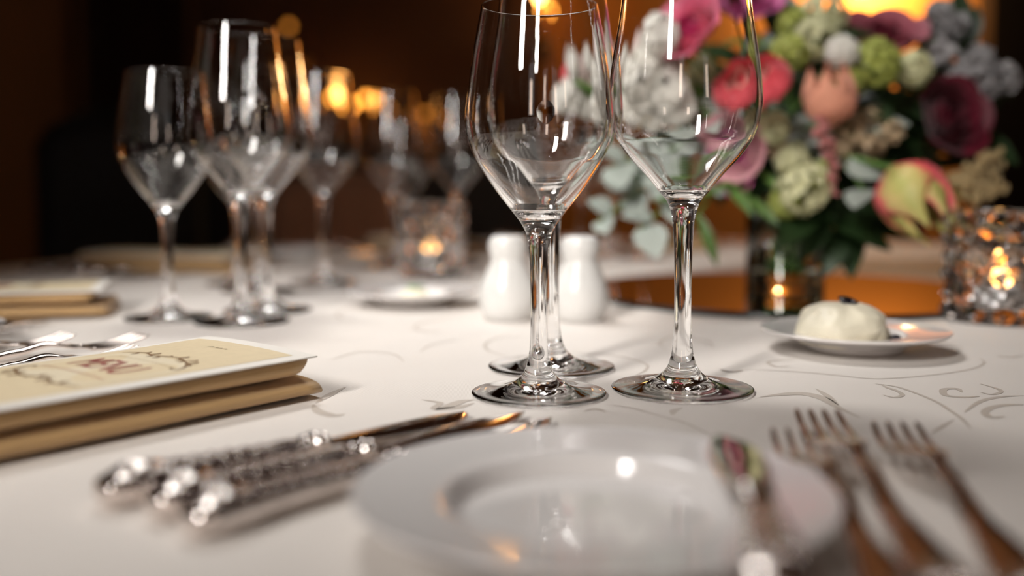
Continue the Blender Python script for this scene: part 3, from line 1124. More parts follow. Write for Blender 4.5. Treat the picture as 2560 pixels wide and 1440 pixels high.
def napkin_menu(ang, ln, lm, gn=0.0):
    Mp, n, t = setting_frame(ang)
    Mp = Mp + n * gn
    rz = math.radians(ang)
    build('folded_napkin', ln, 'napkin', NAP_PARTS, Mp + Vector((0, 0, 0.0002)), (0, 0, rz), 'folded gold napkins')
    build('menu_card', lm, 'menu', MENU_PARTS, Mp + Vector((0, 0, 0.0004)), (0, 0, rz), 'printed menu cards')


A1, A2, A0, AM1, AM2, AM3 = 51.2, 87.2, 15.2, -20.8, -56.8, -92.8
napkin_menu(A1, 'gold satin napkin folded in two under the near menu', 'cream menu card with red title MENU on the near napkin')
napkin_menu(A0, 'gold napkin stack at the left edge behind the white plate', 'menu card on the napkin at the left edge')
napkin_menu(AM1, 'gold napkin behind the leftmost wine glass', 'menu card on the napkin behind the leftmost wine glass')
napkin_menu(AM2, 'far gold napkin behind the crystal candle holder', 'menu card on the napkin behind the crystal holder')
napkin_menu(AM3, 'far gold napkin under the flowers', 'menu card on the napkin under the flowers')


def setting_rest(ang, where, knives=True, forks=True, glasses=(), bread_t=-0.243, plate_on=True):
    Mp, n, t = setting_frame(ang)
    g = 'cutlery of the setting ' + where
    for i in range(3 if knives else 0):
        tip = Mp + n * (0.085 - 0.004 * i) + t * (0.085 + 0.0255 * i)
        lay(KN_L if i == 0 else KN_F, 'table_knife', ['silver knife nearest the napkin ', 'middle silver knife ', 'outermost silver knife '][i] + where, 'knife', tip - n, tip, 0.192 if i == 0 else 0.205, 0.0006, g)
    for i in range(3 if forks else 0):
        tip = Mp + n * (0.085 + (0.03 if i == 1 else 0)) - t * (0.075 + 0.034 * i)
        lay(FK if i == 1 else FK_S, 'fork', ['silver fork nearest the napkin ', 'middle silver fork ', 'outermost silver fork '][i] + where, 'fork', tip - n, tip, 0.195 if i == 1 else 0.175, 0.0004, g)
    if plate_on:
        q = Mp + t * bread_t + n * 0.03
        plate(bread, 'bread_plate', 'white bread plate ' + where, q.x, q.y, 'bread plates')
        tip = q + t * 0.05 + n * 0.075
        lay(KN_B, 'butter_knife', 'silver butter knife on the bread plate ' + where, 'knife', tip - n, tip, 0.168, 0.0148)
    for kind, dn, dt, lb in glasses:
        q = Mp + n * dn + t * dt
        wine_glass(kind, q.x, q.y, lb, 'glasses of the setting ' + where)


# front setting: its forks and bread plate left of the menu
setting_rest(A1, 'left of the near menu', knives=False, forks=False, bread_t=-0.312)
M1, n1, t1 = setting_frame(A1)
for dn, dt, kf, lf, lb in ((0.112, -0.116, FK_S, 0.175, 'silver fork nearest the near menu on its left side'), (0.142, -0.160, FK, 0.195, 'middle silver fork on the left side of the near menu'), (0.112, -0.203, FK_S, 0.175, 'silver fork furthest from the near menu on its left side')):
    tp = M1 + n1 * dn + t1 * dt
    lay(kf, 'fork', lb, 'fork', tp - n1, tp, lf, 0.0004, 'forks left of the near menu')
p = px(422, 797)
wine_glass('white', p.x, p.y, 'smaller empty wine glass furthest left', 'left group of three glasses')
p = px(605, 806)
wine_glass('red', p.x, p.y, 'tall empty wine glass in the middle of the left group', 'left group of three glasses')
p = px(670, 778)
wine_glass('red', p.x, p.y, 'tall empty wine glass at the back of the left group', 'left group of three glasses')
setting_rest(A0, 'at the left edge', forks=False, plate_on=False)
setting_rest(AM1, 'behind the left glasses', glasses=[
    ('white', 0.205, 0.139, 'small wine glass standing behind the left group, furthest left'),
    ('red', 0.271, 0.194, 'tall wine glass standing behind the left group'),
    ('red', 0.290, 0.086, 'tall wine glass just right of the left group, further back')])
setting_rest(AM2, 'on the far side', glasses=[
    ('white', 0.205, 0.139, 'far small wine glass behind the crystal candle holder'),
    ('red', 0.271, 0.194, 'far tall wine glass above the left side of the crystal holder'),
    ('red', 0.280, 0.092, 'far tall wine glass above the right side of the crystal holder')])
setting_rest(AM3, 'behind the flowers', glasses=[
    ('white', 0.205, 0.139, 'far small wine glass behind the white flowers'),
    ('red', 0.271, 0.194, 'far tall wine glass left behind the white flowers'),
    ('red', 0.280, 0.092, 'far tall wine glass behind the pink flowers')])

# ------------------------------------------------------------------ chairs on the far side
M['uphol'] = plain('brown_upholstery', (0.66, 0.37, 0.24), 0.75, vary=0.08, vscale=20, sheen=0.2)
M['uphol_b'] = plain('black_upholstery', (0.008, 0.006, 0.006), 0.7)
M['chairwood'] = plain('chair_wood', (0.05, 0.022, 0.012), 0.4)


def padded(x0, x1, y0, y1, z0, z1, r, mat, name, arch=0.0):
    bm = bmesh.new()
    bmesh.ops.create_cube(bm, size=1.0)
    for v in bm.verts:
        v.co = Vector((x0 + (v.co.x + .5) * (x1 - x0), y0 + (v.co.y + .5) * (y1 - y0), z0 + (v.co.z + .5) * (z1 - z0)))
    bmesh.ops.subdivide_edges(bm, edges=bm.edges[:], cuts=6, use_grid_fill=True)
    mx = (x0 + x1) / 2
    for v in bm.verts:
        if arch and v.co.z > (z0 + z1) / 2:
            q = (v.co.x - mx) / ((x1 - x0) / 2)
            v.co.z -= arch * q * q * (v.co.z - (z0 + z1) / 2) / ((z1 - z0) / 2)
    m = bpy.data.meshes.new(name)
    bmesh.ops.bevel(bm, geom=[e for e in bm.edges if e.calc_face_angle(0) > 0.9], offset=r, segments=3, affect='EDGES')
    for f in bm.faces:
        f.smooth = True
    bm.to_mesh(m)
    bm.free()
    m.materials.append(mat)
    return m


def chair_parts(mat, top):
    back = padded(-0.20, 0.20, 0.19, 0.25, 0.47, top, 0.02, mat, 'chair_back', 0.07)
    seat = padded(-0.22, 0.22, -0.22, 0.24, 0.40, 0.475, 0.02, mat, 'chair_seat')
    rail = MB().box((-0.205, -0.205, 0.35), (0.205, 0.225, 0.402)).mesh('seat_frame', M['chairwood'], False)
    legs = []
    for x in (-0.19, 0.19):
        for y in (-0.19, 0.21):
            legs.append(('leg', MB().tube([(x, y, 0.36), (x, y + (0.03 if y > 0 else 0), 0.0)], [0.02, 0.013], 8).mesh('leg', M['chairwood'])))
    return [('seat', seat), ('backrest', back), ('seat_frame', rail)] + legs


ch_br, ch_bl = chair_parts(M['uphol'], 0.93), chair_parts(M['uphol_b'], 1.07)
build('dining_chair', 'brown upholstered chair with rounded back behind the candle holder', 'chair', ch_br, (-0.47, 2.62, 0), (0, 0, 0.12), 'chairs around the table')
build('dining_chair', 'tall black upholstered chair behind the leftmost wine glass', 'chair', ch_bl, (-0.84, 2.25, 0), (0, 0, 0.5), 'chairs around the table')

# ------------------------------------------------------------------ mirror, vase, flowers
MX, MY = 0.300, 1.080
mr = thing('round_mirror', 'round mirror lying under the flower vase', 'mirror', (MX, MY, TZ + 0.0002))
link('mirror_face', MB().lathe([(0, 0.0050), (0.219, 0.0050)], 128).mesh('mirror_face', M['mirror']), mr)
link('mirror_edge', MB().lathe([(0, 0.0), (0.2205, 0.0), (0.2215, 0.0008), (0.2215, 0.0042), (0.2195, 0.0050), (0.219, 0.0049), (0, 0.0046)], 128).mesh('mirror_edge', M['mirror_edge']), mr)
VX, VY, VZ = 0.292, 1.062, TZ + 0.0054
VR, VH = 0.041, 0.135
vz = link('flower_vase', MB().lathe([(0, 0), (VR - 0.001, 0), (VR, 0.001), (VR, VH - 0.001), (VR - 0.001, VH), (VR - 0.002, VH), (VR - 0.003, VH - 0.001), (VR - 0.003, 0.012), (VR - 0.006, 0.009), (0, 0.009)], 64).mesh('flower_vase', M['vaseglass']))
vz.location = (VX, VY, VZ)
tag(vz, 'clear glass cylinder vase holding the flowers on the mirror', 'vase')
wt = link('vase_water', MB().lathe([(0, 0.0088), (VR - 0.0061, 0.0088), (VR - 0.0031, 0.0118), (VR - 0.0031, 0.070), (0, 0.070)], 64).mesh('vase_water', M['water']))
wt.location = (VX, VY, VZ)
tag(wt, 'water in the lower half of the glass vase', 'water')

MOUTH = Vector((VX, VY, VZ + VH))


def petal_mat(name, col, edge=0.12, trans=0.25):
    return plain(name, col, 0.55, vary=edge, vscale=45, trans=trans, random_obj=0.14, sheen=0.2)


FM = {
    'magenta': petal_mat('magenta_petal', (0.62, 0.035, 0.17)),
    'pink': petal_mat('pink_petal', (0.80, 0.16, 0.28)),
    'coral': petal_mat('coral_petal', (0.82, 0.10, 0.13)),
    'coral_light': petal_mat('light_coral_petal', (0.92, 0.42, 0.36)),
    'mauve': petal_mat('mauve_petal', (0.40, 0.09, 0.13)),
    'crimson': petal_mat('crimson_petal', (0.15, 0.004, 0.022)),
    'peach': petal_mat('peach_petal', (0.78, 0.36, 0.24)),
    'palepink': petal_mat('pale_pink_petal', (0.66, 0.32, 0.36)),
    'orchid': petal_mat('orchid_petal', (0.55, 0.10, 0.30)),
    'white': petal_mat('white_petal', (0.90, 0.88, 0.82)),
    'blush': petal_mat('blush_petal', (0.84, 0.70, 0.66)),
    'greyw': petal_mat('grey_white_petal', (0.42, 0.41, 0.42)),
    'lime': petal_mat('lime_floret', (0.40, 0.45, 0.09)),
    'cream': petal_mat('cream_floret', (0.66, 0.66, 0.40)),
    'beige': petal_mat('beige_floret', (0.56, 0.42, 0.26)),
    'gold': petal_mat('golden_seed', (0.50, 0.37, 0.18)),
    'amaranth': petal_mat('amaranth_tassel', (0.45, 0.16, 0.15)),
    'stem': plain('green_stem', (0.10, 0.20, 0.04), 0.5),
    'leaf': plain('green_leaf', (0.11, 0.21, 0.045), 0.45, vary=0.15, vscale=30, trans=0.25, random_obj=0.25),
    'dark': plain('dark_green_leaf', (0.018, 0.040, 0.012), 0.4, vary=0.15, vscale=30, trans=0.1, random_obj=0.3),
    'euc': plain('eucalyptus_leaf', (0.40, 0.45, 0.41), 0.6, vary=0.08, vscale=30, trans=0.15, random_obj=0.15),
}


def tulip_mat():
    m, nt, b = new_mat('striped_tulip_petal')
    tc = nt.nodes.new('ShaderNodeTexCoord')
    sx = nt.nodes.new('ShaderNodeSeparateXYZ')
    nt.links.new(tc.outputs['UV'], sx.inputs[0])
    nz = nt.nodes.new('ShaderNodeTexNoise')
    nz.inputs['Scale'].default_value = 9
    nt.links.new(tc.outputs['UV'], nz.inputs['Vector'])
    ad = nt.nodes.new('ShaderNodeMath')
    ad.operation = 'MULTIPLY_ADD'
    ad.inputs[1].default_value = 0.35
    nt.links.new(nz.outputs['Fac'], ad.inputs[0])
    nt.links.new(sx.outputs['X'], ad.inputs[2])
    cr = nt.nodes.new('ShaderNodeValToRGB')
    e = cr.color_ramp.elements
    e[0].position, e[0].color = 0.22, (0.72, 0.08, 0.10, 1)
    e[1].position, e[1].color = 0.36, (0.62, 0.50, 0.17, 1)
    for pos, c in ((0.62, (0.46, 0.46, 0.13, 1)), (0.86, (0.66, 0.50, 0.20, 1)), (0.98, (0.80, 0.14, 0.16, 1))):
        q = e.new(pos)
        q.color = c
    nt.links.new(ad.outputs[0], cr.inputs[0])
    nt.links.new(cr.outputs[0], b.inputs['Base Color'])
    b.inputs['Roughness'].default_value = 0.5
    return m


FM['tulip'] = tulip_mat()
_pc = {}


def petal(mat, R, h, S, a0, bulge, curl, key, nu=6, nv=7, point=0.0):
    """petal wrapped round the bloom axis: radius profile over height, tapering span"""
    k = (key, mat.name, round(R, 4), round(h, 4), S)
    if k in _pc:
        return _pc[k]
    vs, fs, uv = [], [], []
    for j in range(nv + 1):
        v = j / nv
        wsp = (0.35 + 0.65 * math.sin(min(v * 1.5, 1) * PI / 2)) * (1 - (0.75 if point else 0.35) * max(0, v - 0.7) / 0.3)
        for i in range(nu + 1):
            u = -1 + 2 * i / nu
            ph = u * S / 2 * wsp
            rho = R * (a0 + (1 - a0) * math.sin(min(v * bulge, 1.0) * PI / 2)) + R * curl * max(0, v - 0.55) ** 2 * 4
            z = h * v - h * 0.22 * u * u * v + point * h * (1 - abs(u)) * max(0, v - 0.8)
            vs.append((rho * math.cos(ph), rho * math.sin(ph), z))
            uv.append((i / nu, v))
    for j in range(nv):
        for i in range(nu):
            a = j * (nu + 1) + i
            fs.append((a, a + 1, a + nu + 2, a + nu + 1))
    m = mesh('petal', vs, fs, mat)
    lay_ = m.uv_layers.new(name='UVMap')
    for lp in m.loops:
        lay_.data[lp.index].uv = uv[lp.vertex_index]
    _pc[k] = m
    return m


def stem_to(t, base_w, radius=0.0022, mat=None, side=None):
    """stem mesh from the bloom base down through the vase mouth, in world-aligned coordinates of root t"""
    a = random.uniform(0, 2 * PI)
    r = random.uniform(0.2, 0.75) * (VR - 0.008)
    mo = MOUTH + Vector((math.cos(a) * r, math.sin(a) * r, 0))
    bo = Vector((VX, VY, VZ + 0.02)) - Vector((math.cos(a) * r * 0.7, math.sin(a) * r * 0.7, 0))
    mid = base_w.lerp(mo, 0.5) + Vector((0, 0, 0.012))
    pts = spline([tuple(base_w), tuple(mid), tuple(mo), tuple(bo)], 5)
    o = link('stem', MB().tube([Vector(q) - t.location for q in pts], radius, 6).mesh('stem', mat or FM['stem']), t)
    return o


def axis_quat(d, spin=0.0):
    return Vector(d).normalized().to_track_quat('Z', 'Y') @ Quaternion((0, 0, 1), spin)


def flower_root(name, label, cat, c, group):
    return thing(name, label, cat, c, (0, 0, 0), group)


def rose(c, R, d, mats, label, name='rose', layers=5, group='cut flowers of the centrepiece', tight=0.25, open_=0.5, cat='flower'):
    t = flower_root(name, label, cat, c, group)
    q = axis_quat(d, random.uniform(0, 6))
    for L in range(layers):
        f = L / (layers - 1)
        rr = R * (tight + (1 - tight) * f)
        n = 3 + int(f * 3)
        h = R * (1.15 - 0.25 * f)
        for k in range(n):
            m = petal(mats[min(len(mats) - 1, int(f * len(mats)))], rr, h, 2 * PI / n * 1.5, 0.25, 1.7, open_ * f - 0.30 * (1 - f), 'rose')
            o = link('petal', m, t)
            o.rotation_mode = 'QUATERNION'
            o.rotation_quaternion = q @ Quaternion((0, 0, 1), 2 * PI * k / n + L * 0.7 + random.uniform(-.1, .1)) @ Quaternion((0, 1, 0), random.uniform(-0.06, 0.06))
            o.location = q @ Vector((0, 0, -R * 0.5 + 0.002 * L))
    stem_to(t, Vector(c) + q @ Vector((0, 0, -R * 0.48)))
    return t


def tulip(c, R, d, mat, label, name='tulip', h=None, group='cut flowers of the centrepiece', spread=0.05):
    t = flower_root(name, label, 'flower', c, group)
    q = axis_quat(d, random.uniform(0, 6))
    h = h or R * 2.3
    for L in range(2):
        for k in range(3):
            m = petal(mat, R * (0.86 + 0.14 * L), h, 2.3, 0.2, 2.0, -0.25 + spread * 3, 'tulip', 8, 9, 0.5)
            o = link('petal', m, t)
            o.rotation_mode = 'QUATERNION'
            o.rotation_quaternion = q @ Quaternion((0, 0, 1), 2 * PI * k / 3 + L * PI / 3)
            o.location = q @ Vector((0, 0, -h * 0.5))
    stem_to(t, Vector(c) + q @ Vector((0, 0, -h * 0.49)), 0.003)
    return t


def florets(n, R, pr, mat, name, seed, sq=1.0, petals=4, flat=0.0):
    """many small flowers over a ball, one mesh"""
    rs = random.Random(seed)
    mb = MB()
    for i in range(n):
        z = 1 - 2 * (i + 0.5) / n
        a = i * 2.39996
        r = math.sqrt(max(0, 1 - z * z))
        nrm = Vector((r * math.cos(a), r * math.sin(a), z))
        nrm = (nrm + Vector((rs.uniform(-.3, .3), rs.uniform(-.3, .3), rs.uniform(-.3, .3)))).normalized()
        c = Vector((nrm.x * R, nrm.y * R, nrm.z * R * sq)) * rs.uniform(0.86, 1.06)
        q = nrm.to_track_quat('Z', 'Y')
        for k in range(petals):
            b = 2 * PI * k / petals + rs.uniform(-.2, .2)
            p0 = Vector((0, 0, 0))
            l, ww = pr * rs.uniform(0.85, 1.15), pr * 0.55
            dx, dy = Vector((math.cos(b), math.sin(b), 0)), Vector((-math.sin(b), math.cos(b), 0))
            pts = [p0, dx * l * .5 + dy * ww + Vector((0, 0, pr * .25)), dx * l + dy * ww * .4 + Vector((0, 0, pr * (.35 - flat))), dx * l - dy * ww * .4 + Vector((0, 0, pr * (.35 - flat))), dx * l * .5 - dy * ww + Vector((0, 0, pr * .25))]
            mb.add([c + q @ p for p in pts], [(0, 1, 2, 3, 4)])
    return mb.mesh(name, mat)


_fl = {}


def ball(c, R, mat, label, name, n=46, pr=0.008, group='filler blossoms of the centrepiece', sq=1.0, petals=4, core=None):
    t = flower_root(name, label, 'flower', c, group)
    k = (mat.name, round(R, 4), n, pr, petals)
    if k not in _fl:
        _fl[k] = florets(n, R, pr, mat, 'flower_head', len(_fl), sq, petals)
    o = link('flower_head', _fl[k], t)
    o.rotation_euler = (random.uniform(0, 6), random.uniform(0, 6), random.uniform(0, 6))
    stem_to(t, Vector(c), 0.0016)
    return t


def leaf_mesh(L, W, mat, name, rnd=1.0, bend=0.25, fold=0.25):
    vs, fs = [], []
    n = 8
    for i in range(n + 1):
        q = i / n
        ww = W / 2 * (math.sin(PI * min(1, q ** (0.75 / rnd) * 0.98 + 0.01)) ** (0.8))
        z = -bend * L * q * q
        for s in (-1, 0, 1):
            vs.append((L * q, s * ww, z + abs(s) * fold * ww))
    for i in range(n):
        for s in (0, 1):
            a = i * 3 + s
            fs.append((a, a + 3, a + 4, a + 1))
    return mesh(name, vs, fs, mat)


LEAF = {'euc': leaf_mesh(0.034, 0.030, FM['euc'], 'round_leaf', 1.0, 0.15, 0.2), 'euc_s': leaf_mesh(0.024, 0.021, FM['euc'], 'round_leaf_small', 1.0, 0.15, 0.2),
        'dark': leaf_mesh(0.060, 0.026, FM['dark'], 'dark_leaf', 0.8), 'leaf': leaf_mesh(0.085, 0.020, FM['leaf'], 'green_leaf', 0.7, 0.35)}


def sprig(tip, kind, n, label, name, start=0.35, group='foliage of the centrepiece', droop=0.03, ls=1.0):
    """leafy stem from the vase mouth to tip"""
    tip = Vector(tip)
    t = flower_root(name, label, 'foliage', tip, group)
    a = random.uniform(0, 2 * PI)
    mo = MOUTH + Vector((math.cos(a), math.sin(a), 0)) * 0.02
    mid = mo.lerp(tip, 0.55) + Vector((0, 0, droop))
    pts = [Vector(p) for p in spline([(VX, VY, VZ + 0.025), tuple(mo), tuple(mid), tuple(tip)], 8)]
    link('stem', MB().tube([p - tip for p in pts], 0.0014, 5).mesh('stem', FM['stem']), t)
    N = len(pts)
    for k in range(n):
        f = start + (1 - start) * k / max(1, n - 1)
        i = min(N - 2, int((0.34 + 0.66 * f) * (N - 1)))
        d = (pts[i + 1] - pts[i]).normalized()
        side = d.cross(Vector((random.uniform(-.3, .3), random.uniform(-1, -.2), 0.5))).normalized() * (1 if k % 2 else -1)
        dirv = (d * 0.6 + side + Vector((0, -0.35, random.uniform(-.2, .3)))).normalized()
        up = Vector((random.uniform(-.3, .3) - 0.3, -0.6, 0.8))
        yv = up.cross(dirv).normalized()
        zv = dirv.cross(yv).normalized()
        o = link('leaf', LEAF[kind], t)
        o.matrix_local = Matrix.Translation(pts[i] - tip) @ Matrix((dirv, yv, zv)).transposed().to_4x4() @ Matrix.Scale(ls * random.uniform(0.8, 1.15), 4)
    return t


D0 = Vector((-0.35, -0.9, 0.35))
# the large blooms
rose(pxd(1735, 85, 0.98), 0.030, (-0.6, -0.6, 0.5), [FM['magenta'], FM['pink']], 'bright pink rose top left, above the white blossoms')
rose(pxd(1872, 18, 1.06), 0.026, (-0.1, -0.7, 0.7), [FM['crimson'], FM['orchid'], FM['orchid']], 'purple-pink rose at the top edge of the bouquet')
rose(pxd(1893, 238, 0.95), 0.037, (-0.45, -0.50, 0.75), [FM['coral'], FM['coral_light'], FM['coral']], 'large coral red ranunculus in the middle of the bouquet', 'ranunculus', 7, tight=0.15, open_=-0.22)
rose(pxd(2205, 108, 1.05), 0.032, (-0.1, -0.6, 0.8), [FM['crimson'], FM['mauve'], FM['mauve']], 'dusky mauve rose upper right, against the orange wall')
tulip(pxd(2075, 245, 0.97), 0.026, (-0.25, -0.35, 0.9), FM['peach'], 'peach pink tulip right of the coral ranunculus', 'peach_tulip', 0.056, spread=-0.05)
rose(pxd(2362, 300, 1.03), 0.033, (0.25, -0.9, 0.25), [FM['crimson']], 'dark crimson rose at the right side of the bouquet', layers=6, tight=0.2, open_=0.35)
rose(pxd(1838, 365, 0.99), 0.026, (-0.5, -0.9, -0.2), [FM['palepink'], FM['orchid'], FM['palepink']], 'dusty pink bloom beneath the coral ranunculus', 'pink_bloom', 4, open_=0.4)
rose(pxd(1835, 432, 1.00), 0.016, (-0.5, -0.9, -0.3), [FM['magenta'], FM['orchid']], 'small magenta bloom low in the bouquet', 'magenta_bloom', 4)
rose(pxd(1800, 300, 1.02), 0.018, (-0.5, -0.8, 0.1), [FM['crimson'], FM['orchid']], 'small purple bloom beside the tall front glass', 'purple_bloom', 4)
tulip(pxd(2285, 492, 0.93), 0.034, (0.30, -0.62, -0.72), FM['tulip'], 'big yellow-green and pink striped tulip hanging low at right', 'striped_tulip', 0.074, spread=-0.09)

# white blossoms on the left side
wpos = [(1640, 90), (1600, 160), (1650, 175), (1625, 215), (1668, 230), (1592, 235), (1560, 270), (1630, 285), (1575, 205), (1690, 265)]
for i, (u, v) in enumerate(wpos):
    ball(pxd(u, v, 0.97 + 0.012 * (i % 4)), 0.0155 if i else 0.017, FM['white'], 'white ruffled blossom in the cluster left of the pink flowers', 'white_blossom', 34, 0.0105, 'white blossoms left of the pink flowers', petals=5)
for i, (u, v) in enumerate([(1450, 228), (1478, 250), (1500, 262), (1430, 245), (1540, 250)]):
    ball(pxd(u, v, 1.03 + 0.01 * (i % 3)), 0.013, FM['white'], 'white blossom low on the left edge of the bouquet', 'white_blossom', 18, 0.010, 'white blossoms at the left edge', petals=5)
for i, (u, v, tp) in enumerate([(1447, 160, -0.1), (1475, 180, 0), (1510, 148, 0.05), (1575, 120, 0.1), (1545, 175, 0.0), (1498, 205, -0.1)]):
    tulip(pxd(u, v, 1.0 + 0.015 * (i % 3)), 0.0085, (tp, -0.2, 1), FM['blush' if i % 2 else 'white'], 'slim white bud pointing upwards at the left edge', 'white_bud', 0.034, 'upright white buds', -0.05)
rose(pxd(1447, 190, 1.04), 0.010, (-0.3, -0.8, 0.2), [FM['coral']], 'tiny red bloom among the white buds at left', 'red_bloom', 3)

# green and cream balls
for u, v, R, m, y, lb in [
        (2190, 158, 0.022, 'lime', 0.98, 'lime green snowball blossom under the dusky mauve rose'), (2040, 95, 0.020, 'cream', 1.0, 'pale green snowball blossom above the peach tulip'),
        (2060, 35, 0.022, 'cream', 1.03, 'largest pale green snowball blossom at the top of the bouquet'), (1990, 60, 0.018, 'lime', 1.04, 'lime green snowball blossom right of the purple-pink rose'),
        (2105, 130, 0.014, 'white', 0.98, 'small white snowball blossom left of the lime green one'), (1975, 130, 0.017, 'lime', 1.0, 'lime green snowball blossom above the coral ranunculus'),
        (2283, 172, 0.016, 'cream', 1.0, 'pale green snowball blossom below the dusky mauve rose at right'), (2010, 470, 0.024, 'cream', 0.96, 'large pale green snowball blossom low above the vase'),
        (1965, 505, 0.014, 'lime', 0.98, 'lime green snowball blossom just above the vase rim'), (1930, 320, 0.014, 'cream', 0.97, 'pale green snowball blossom directly under the coral ranunculus'),
        (2120, 205, 0.015, 'lime', 0.99, 'lime green snowball blossom behind the top of the peach tulip'), (1980, 400, 0.015, 'cream', 0.98, 'pale green snowball blossom left of the hanging tassel'),
        (2050, 440, 0.013, 'lime', 0.98, 'small lime green snowball blossom beside the tassel end'), (1690, 210, 0.014, 'cream', 1.0, 'pale green snowball blossom beside the white cluster'),
        (1765, 175, 0.013, 'cream', 1.02, 'pale green snowball blossom under the bright pink rose')]:
    ball(pxd(u, v, y), R, FM[m], lb, 'snowball_blossom', 80, 0.0060, 'snowball blossoms')
for i, (u, v) in enumerate([(2132, 335), (2098, 372), (2118, 395), (2170, 355), (2150, 300), (2190, 290), (1950, 372), (2185, 368), (2075, 345), (2230, 330)]):
    ball(pxd(u, v, 0.985 + 0.01 * (i % 3)), 0.0085, FM['beige'], 'tiny beige wax flower in the shaded middle of the bouquet', 'wax_flower', 14, 0.006, 'beige wax flowers')
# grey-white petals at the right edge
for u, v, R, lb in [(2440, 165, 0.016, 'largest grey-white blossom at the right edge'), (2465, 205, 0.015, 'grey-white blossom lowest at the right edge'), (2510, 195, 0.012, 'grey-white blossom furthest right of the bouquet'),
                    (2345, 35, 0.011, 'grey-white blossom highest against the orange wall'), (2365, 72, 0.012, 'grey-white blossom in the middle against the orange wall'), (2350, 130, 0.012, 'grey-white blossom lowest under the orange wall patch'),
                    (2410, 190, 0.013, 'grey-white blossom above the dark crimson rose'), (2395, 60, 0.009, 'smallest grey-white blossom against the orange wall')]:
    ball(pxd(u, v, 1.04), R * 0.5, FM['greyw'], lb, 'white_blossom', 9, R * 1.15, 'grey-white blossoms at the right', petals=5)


def tassel(p0, p1, label, mat, r=0.0045):
    t = flower_root('hanging_tassel', label, 'flower', p0, 'tassels and seed heads of the centrepiece')
    mb = MB()
    rs = random.Random(5)
    p0, p1 = Vector(p0), Vector(p1)
    for k in range(46):
        q = k / 45
        c = p0.lerp(p1, q) + Vector((rs.uniform(-1, 1), rs.uniform(-1, 1), rs.uniform(-1, 1))) * r * (1 - 0.5 * q) + Vector((0.004 * math.sin(q * 5), 0, 0))
        mb.sphere(c - p0, r * rs.uniform(.5, .8) * (1 - 0.4 * q), 6, 4)
    link('tassel', mb.mesh('tassel', mat), t)
    stem_to(t, p0, 0.0015)


tassel(pxd(2045, 310, 0.955), pxd(2100, 490, 0.945), 'pink hanging tassel in the middle of the bouquet', FM['amaranth'], 0.0065)
for i, ((u0, v0), (u1, v1)) in enumerate([((2400, 470), (2485, 375)), ((2420, 480), (2500, 420)), ((2385, 450), (2440, 415)), ((2430, 500), (2500, 460))]):
    a, b = pxd(u1, v1, 1.0), pxd(u0, v0, 0.99)
    t = flower_root('seed_head', 'golden seed head at the lower right of the bouquet', 'flower', b, 'golden seed heads')
    mb = MB()
    for k in range(34):
        q = k / 33
        c = (a - b) * q + Vector((random.uniform(-1, 1), random.uniform(-1, 1), random.uniform(-1, 1))) * 0.006
        mb.sphere(c, 0.0032, 6, 4, (1, 1, 1.4))
    link('seeds', mb.mesh('seeds', FM['gold']), t)
    stem_to(t, b, 0.0013)

# foliage
for u, v, y, lb in [(1530, 420, 1.0, 'upper left'), (1600, 575, 0.97, 'low left, hanging furthest down'), (1490, 560, 1.0, 'far left'), (1640, 470, 0.99, 'left of the vase'), (1560, 500, 1.03, 'behind the white leaves at left')]:
    sprig(pxd(u, v, y), 'euc', 7, 'grey-green eucalyptus sprig ' + lb + ' of the bouquet', 'eucalyptus_sprig', 0.25)
for u, v, y, lb in [(2195, 520, 0.95, 'beside the striped tulip'), (2180, 330, 1.0, 'in the shaded middle'), (1690, 330, 0.98, 'under the white blossoms'), (2005, 345, 1.0, 'under the coral ranunculus')]:
    sprig(pxd(u, v, y), 'euc', 5, 'grey-green eucalyptus sprig ' + lb, 'eucalyptus_sprig', 0.35)
for u, v, y, lb in [(1735, 545, 0.97, 'reaching furthest down by the front glass stem'), (1860, 500, 0.98, 'near the vase rim'), (1700, 170, 1.03, 'behind the white blossoms'), (1950, 110, 1.05, 'at the top'), (2010, 200, 1.08, 'in the middle')]:
    sprig(pxd(u, v, y), 'leaf', 3, 'bright green long leaves ' + lb, 'green_leaf_spray', 0.7, ls=0.62)
DARK = MB()


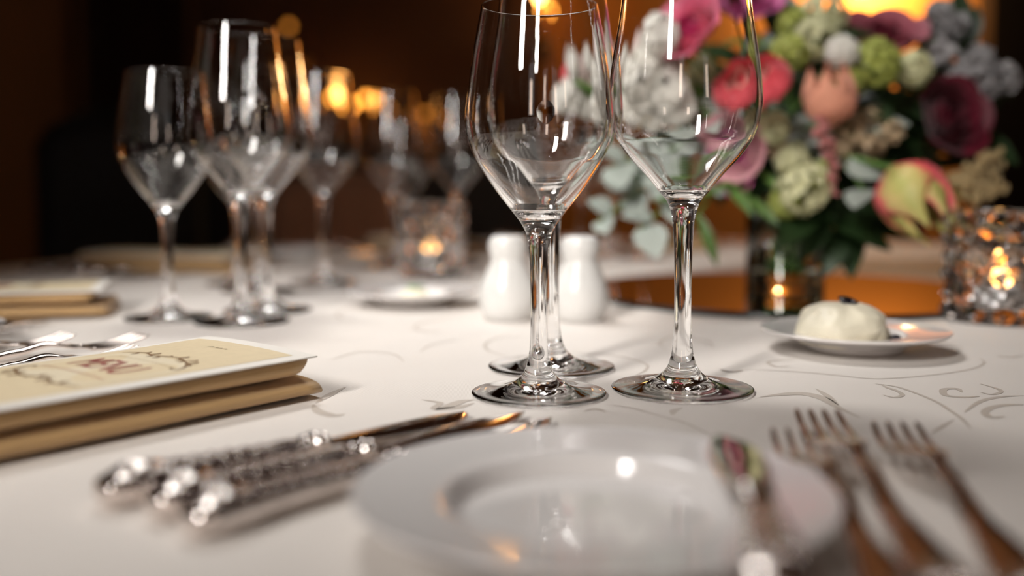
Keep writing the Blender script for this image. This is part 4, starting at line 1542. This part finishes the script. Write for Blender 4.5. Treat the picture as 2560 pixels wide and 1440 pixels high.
def dark_sprig(tip, n, start, ls):
    a = random.uniform(0, 2 * PI)
    mo = MOUTH + Vector((math.cos(a), math.sin(a), 0)) * 0.02
    mid = mo.lerp(tip, 0.55) + Vector((0, 0, 0.02))
    pts = [Vector(p) for p in spline([(VX, VY, VZ + 0.025), tuple(mo), tuple(mid), tuple(tip)], 8)]
    DARK.tube(pts, 0.0014, 5)
    N = len(pts)
    src = [v.co.copy() for v in LEAF['dark'].vertices]
    fcs = [tuple(f.vertices) for f in LEAF['dark'].polygons]
    for k in range(n):
        f = start + (1 - start) * k / max(1, n - 1)
        i = min(N - 2, int((0.34 + 0.66 * f) * (N - 1)))
        d = (pts[i + 1] - pts[i]).normalized()
        side = d.cross(Vector((random.uniform(-.3, .3), random.uniform(-1, -.2), 0.5))).normalized() * (1 if k % 2 else -1)
        dirv = (d * 0.6 + side + Vector((0, -0.35, random.uniform(-.2, .3)))).normalized()
        yv = Vector((random.uniform(-.3, .3) - 0.3, -0.6, 0.8)).cross(dirv).normalized()
        zv = dirv.cross(yv).normalized()
        mt = Matrix.Translation(pts[i]) @ Matrix((dirv, yv, zv)).transposed().to_4x4() @ Matrix.Scale(ls * random.uniform(0.8, 1.15), 4)
        DARK.add([mt @ v for v in src], fcs)


for i in range(34):
    a = 2 * PI * i / 34 + random.uniform(-.1, .1)
    rr = random.uniform(0.35, 0.95)
    u, v = 2010 + 430 * rr * math.cos(a), 300 - 235 * rr * math.sin(a)
    dark_sprig(pxd(u, v, random.uniform(1.03, 1.18)), 7, 0.1, 1.15)
for u, v, y in [(2090, 560, 1.0), (2140, 580, 1.02), (2050, 545, 1.0), (2160, 520, 1.03), (2330, 230, 1.08), (2400, 110, 1.08), (2430, 130, 1.1), (2340, 430, 1.06), (2440, 330, 1.08), (2260, 380, 1.05)]:
    dark_sprig(pxd(u, v, y), 9, 0.05, 1.2)
o = link('dark_foliage', DARK.mesh('dark_foliage', FM['dark']))
tag(o, 'mass of dark green leaves filling the bouquet between the flowers', 'foliage', kind='stuff')
